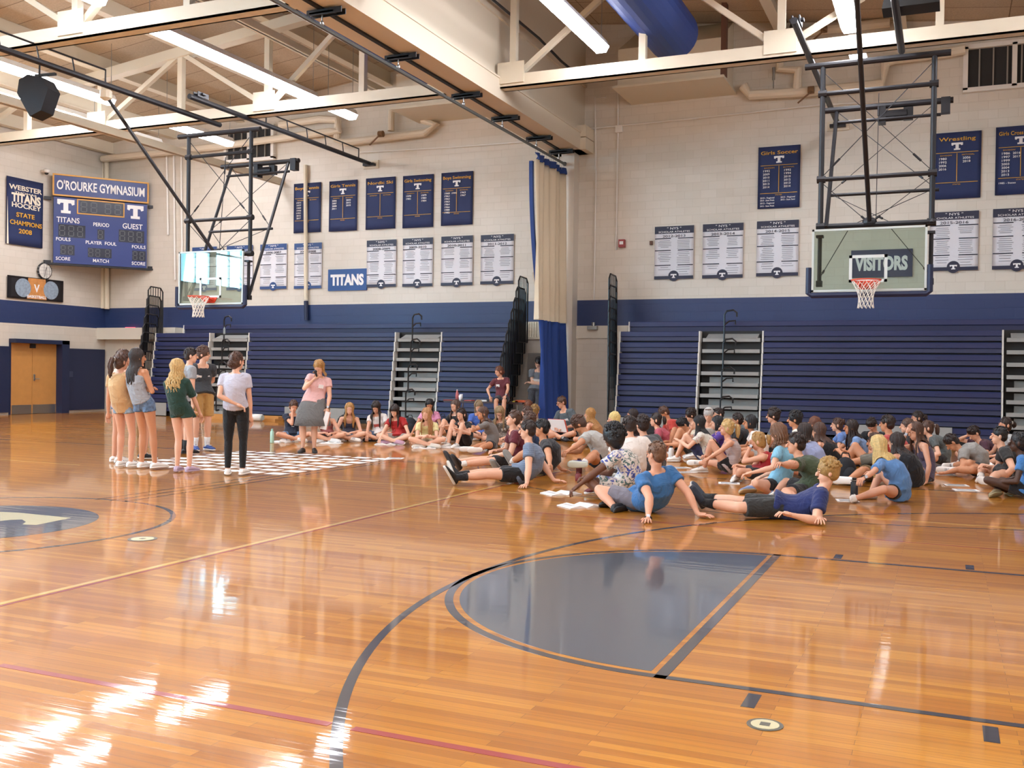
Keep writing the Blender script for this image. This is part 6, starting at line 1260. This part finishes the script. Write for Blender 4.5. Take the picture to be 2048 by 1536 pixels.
person('person in sky blue shirt with brown wavy hair hiding the face', (1557, 868), (1553, 990), face=-58, body=-70, hair='long', hc='#6f4a30', sk='p', tc_='#83bdd8', pitch=-28, hl=.16, curl=.6, bot='shorts', bc=BLK, bl=.5, Lk=(1500, 965, .2), Lf=(1530, 985, .06), Lh=(1505, 945, .3), sh='#8fa0c8', sole='#c9b48a', fat=1.12, hfr=50, **kw)
person('boy in olive green shirt with clasped hands, dark hair, facing left', (1592, 888), (1612, 1004), face=-84, body=-80, hair='short', hc='db', sk='f', male=True, tc_='#3e4a32', bot='shorts', bc='#17181c', bl=.72, Lk=(1548, 985, .18), Lf=(1585, 1005, .06), Rh=(1553, 925, .52), Lh=(1551, 928, .5), lpole=(-.3, -.1, -1), s=1.04, **kw)
person('blond boy in dark blue shirt lying back on his elbows, legs stretched left', (1655, 944), (1556, 1036), face=-100, body=-92, hair='mop', hc='#a4814a', sk='p', male=True, tc_='#1c2a60', pose='e', bot='shorts', bc='#2b2c2b', bl=.85, sock='h#16171a', sh='#232b3a', sole='#cfccc6', Lf=(1398, 1004, .12), Rf=(1405, 994, .13), Lk=(1478, 1015, .12), Rk=(1480, 1003, .13), Lh=(1583, 1030, .1), Rh=(1640, 1040, .05), lpole=(-.2, -1, -1.2), rpole=(.2, -1, -1.2), slv=.62, **kw)
person('person in pale periwinkle shirt with dark hair behind the olive shirt boy', (1608, 864), (1634, 962), face=-38, body=-52, hair='long', hc='db', sk='f', tc_='#9ba6cb', hl=.1, **kw)
person('girl with long brown hair and bare back in black top', (1636, 862), (1668, 950), face=-55, body=-62, hair='long', hc='br', sk='f', top='tank', tc_='#101013', hl=.45, hfr=80, **kw)
person('person with brown hair just above the girl in black top', (1627, 848), None, face=-70, hair='long', hc='au', sk='f', tc_='#4f4038', hl=.12, **kw)
person('girl in cornflower blue shirt with hair tied up, left of two in blue', (1674, 850), (1684, 914), face=-96, hair='bun', hc='br', sk='p', tc_='#6080ba', Rh=('l', .1, .4, .15), extra='high', **kw)
person('girl in light blue shirt with long dark wavy hair, hands together in front', (1701, 855), (1710, 932), face=-104, body=-112, hair='long', hc='db', sk='m', tc_='#7592bc', hl=.42, curl=.7, hfr=52, Rh=('l', .02, .42, .28), Lh=('l', -.06, .4, .26), **kw)
person('person in black bowing deeply with dark hair, face toward the floor', (1744, 850), None, face=-150, hair='short', hc='db', sk='f', male=True, tc_='#17181c', pitch=-50, hz=.58, **kw)
person('boy with dark hair in coral red shirt behind the blond girl', (1774, 848), (1790, 950), face=-72, body=-60, hair='short', hc='db', sk='m', male=True, tc_='#b8443f', tag_=-1, **kw)
person('person in khaki shorts with a raised brown knee, hidden behind the blond girl', (1750, 885), (1742, 962), face=-70, hair='short', hc='br', sk='m', male=True, tc_='#6f6a5e', pose='k', bot='shorts', bc='#6e5a3a', bl=.6, Lk=(1684, 925, .4), Lf=(1690, 965, .07), **kw)
person('girl with long platinum hair in blue shirt and black shorts, back to the camera', (1756, 893), (1797, 1003), face=-42, body=-62, hair='long', hc='#d0b172', sk='f', tc_='#5886be', pitch=-20, hl=.34, hfr=78, bot='shorts', bc='#121317', bl=.3, Lk=(1722, 966, .32), Lf=(1715, 996, .06), Rk=('l', .2, .35, .3), Lh=(1708, 972, .25), Rh=('l', .2, .4, .3), slv=.62, watch=-1, **kw)
person('girl with very long dark hair down her black top, right of the platinum hair', (1791, 884), (1826, 974), face=-58, body=-52, hair='long', hc='db', sk='f', top='tank', tc_='#15151a', hl=.55, hfr=78, **kw)
person('girl with long chestnut hair in profile behind the hand on face', (1813, 852), None, face=-100, hair='long', hc='br', sk='p', tc_='#1d1d22', hl=.3, **kw)
person('woman with dark tied hair, highest head right of the coral shirt', (1834, 836), None, face=-112, hair='pony', hc='db', sk='f', tc_='#2b2c38', hz=.74, hl=.15, **kw)
person('girl covering her face with her hand, grey purple tank and denim shorts', (1830, 863), (1848, 966), face=-128, body=-118, hair='long', hc='br', sk='f', top='tank', tc_='#54495c', bot='denim', bc='#4e5f78', bl=.35, pitch=-12, hl=.32, Rh=('h', .03, .12, .0), rpole=(.3, .6, -1), watch=1, tag_=1, pose='side', **kw)
person('girl with brown ponytail in dark grey green shirt leaning on one arm', (1854, 856), (1884, 932), face=-102, hair='pony', hc='br', sk='p', tc_='#545958', hl=.2, **kw)
person('boy in light grey shirt folded forward writing on the floor', (1904, 885), (1956, 952), face=-98, body=-92, hair='short', hc='db', sk='m', male=True, tc_='#908d88', pitch=-48, pose='one', bot='shorts', bc='#4a4b50', bl=.4, sock='m#e9e6e0', Rk=(1900, 905, .42), Rf=(1875, 935, .07), Lk=(1918, 945, .16), Lh=(1890, 946, .05), Rh=(1895, 940, .05), s=1.02, **kw)
person('person in plum shirt with name tag bending low, dark hair', (1948, 867), (1966, 930), face=-122, hair='short', hc='db', sk='p', tc_='#4b2836', pitch=-40, tag_=-1, hz=.6, Rh=('h', .1, .06, .0), **kw)
person('woman in pale grey shirt with a centre parting, furthest right by the grey steps', (2010, 850), None, face=-122, hair='pony', hc='db', sk='f', tc_='#a9a8a4', hz=.72, hl=.1, **kw)
person('person with cropped black hair in loose charcoal shirt at far right', (1998, 872), (2014, 966), face=-95, hair='crop', hc='bk', sk='p', male=True, tc_='#2b2a29', bot='shorts', bc='#3a3a3c', bl=.4, Lk=(1952, 950, .2), Lf=(1964, 975, .06), Lh=('l', -.25, .1, .05), sock='m#e6e3dd', **kw)
person('dark skinned person in blue shirt at the right edge, soles of tan shoes showing', (2036, 885), (2050, 996), face=-92, body=-88, hair='bun', hc='bk', sk='d', tc_='#3f78b4', bot='shorts', bc='#1a1a1e', bl=.4, Lk=(1975, 960, .2), Lf=(2010, 982, .06), sh='#8f8468', sole='#a39a78', print_=('#e4e6ea', .05, .08), **kw)
finish_jobs()
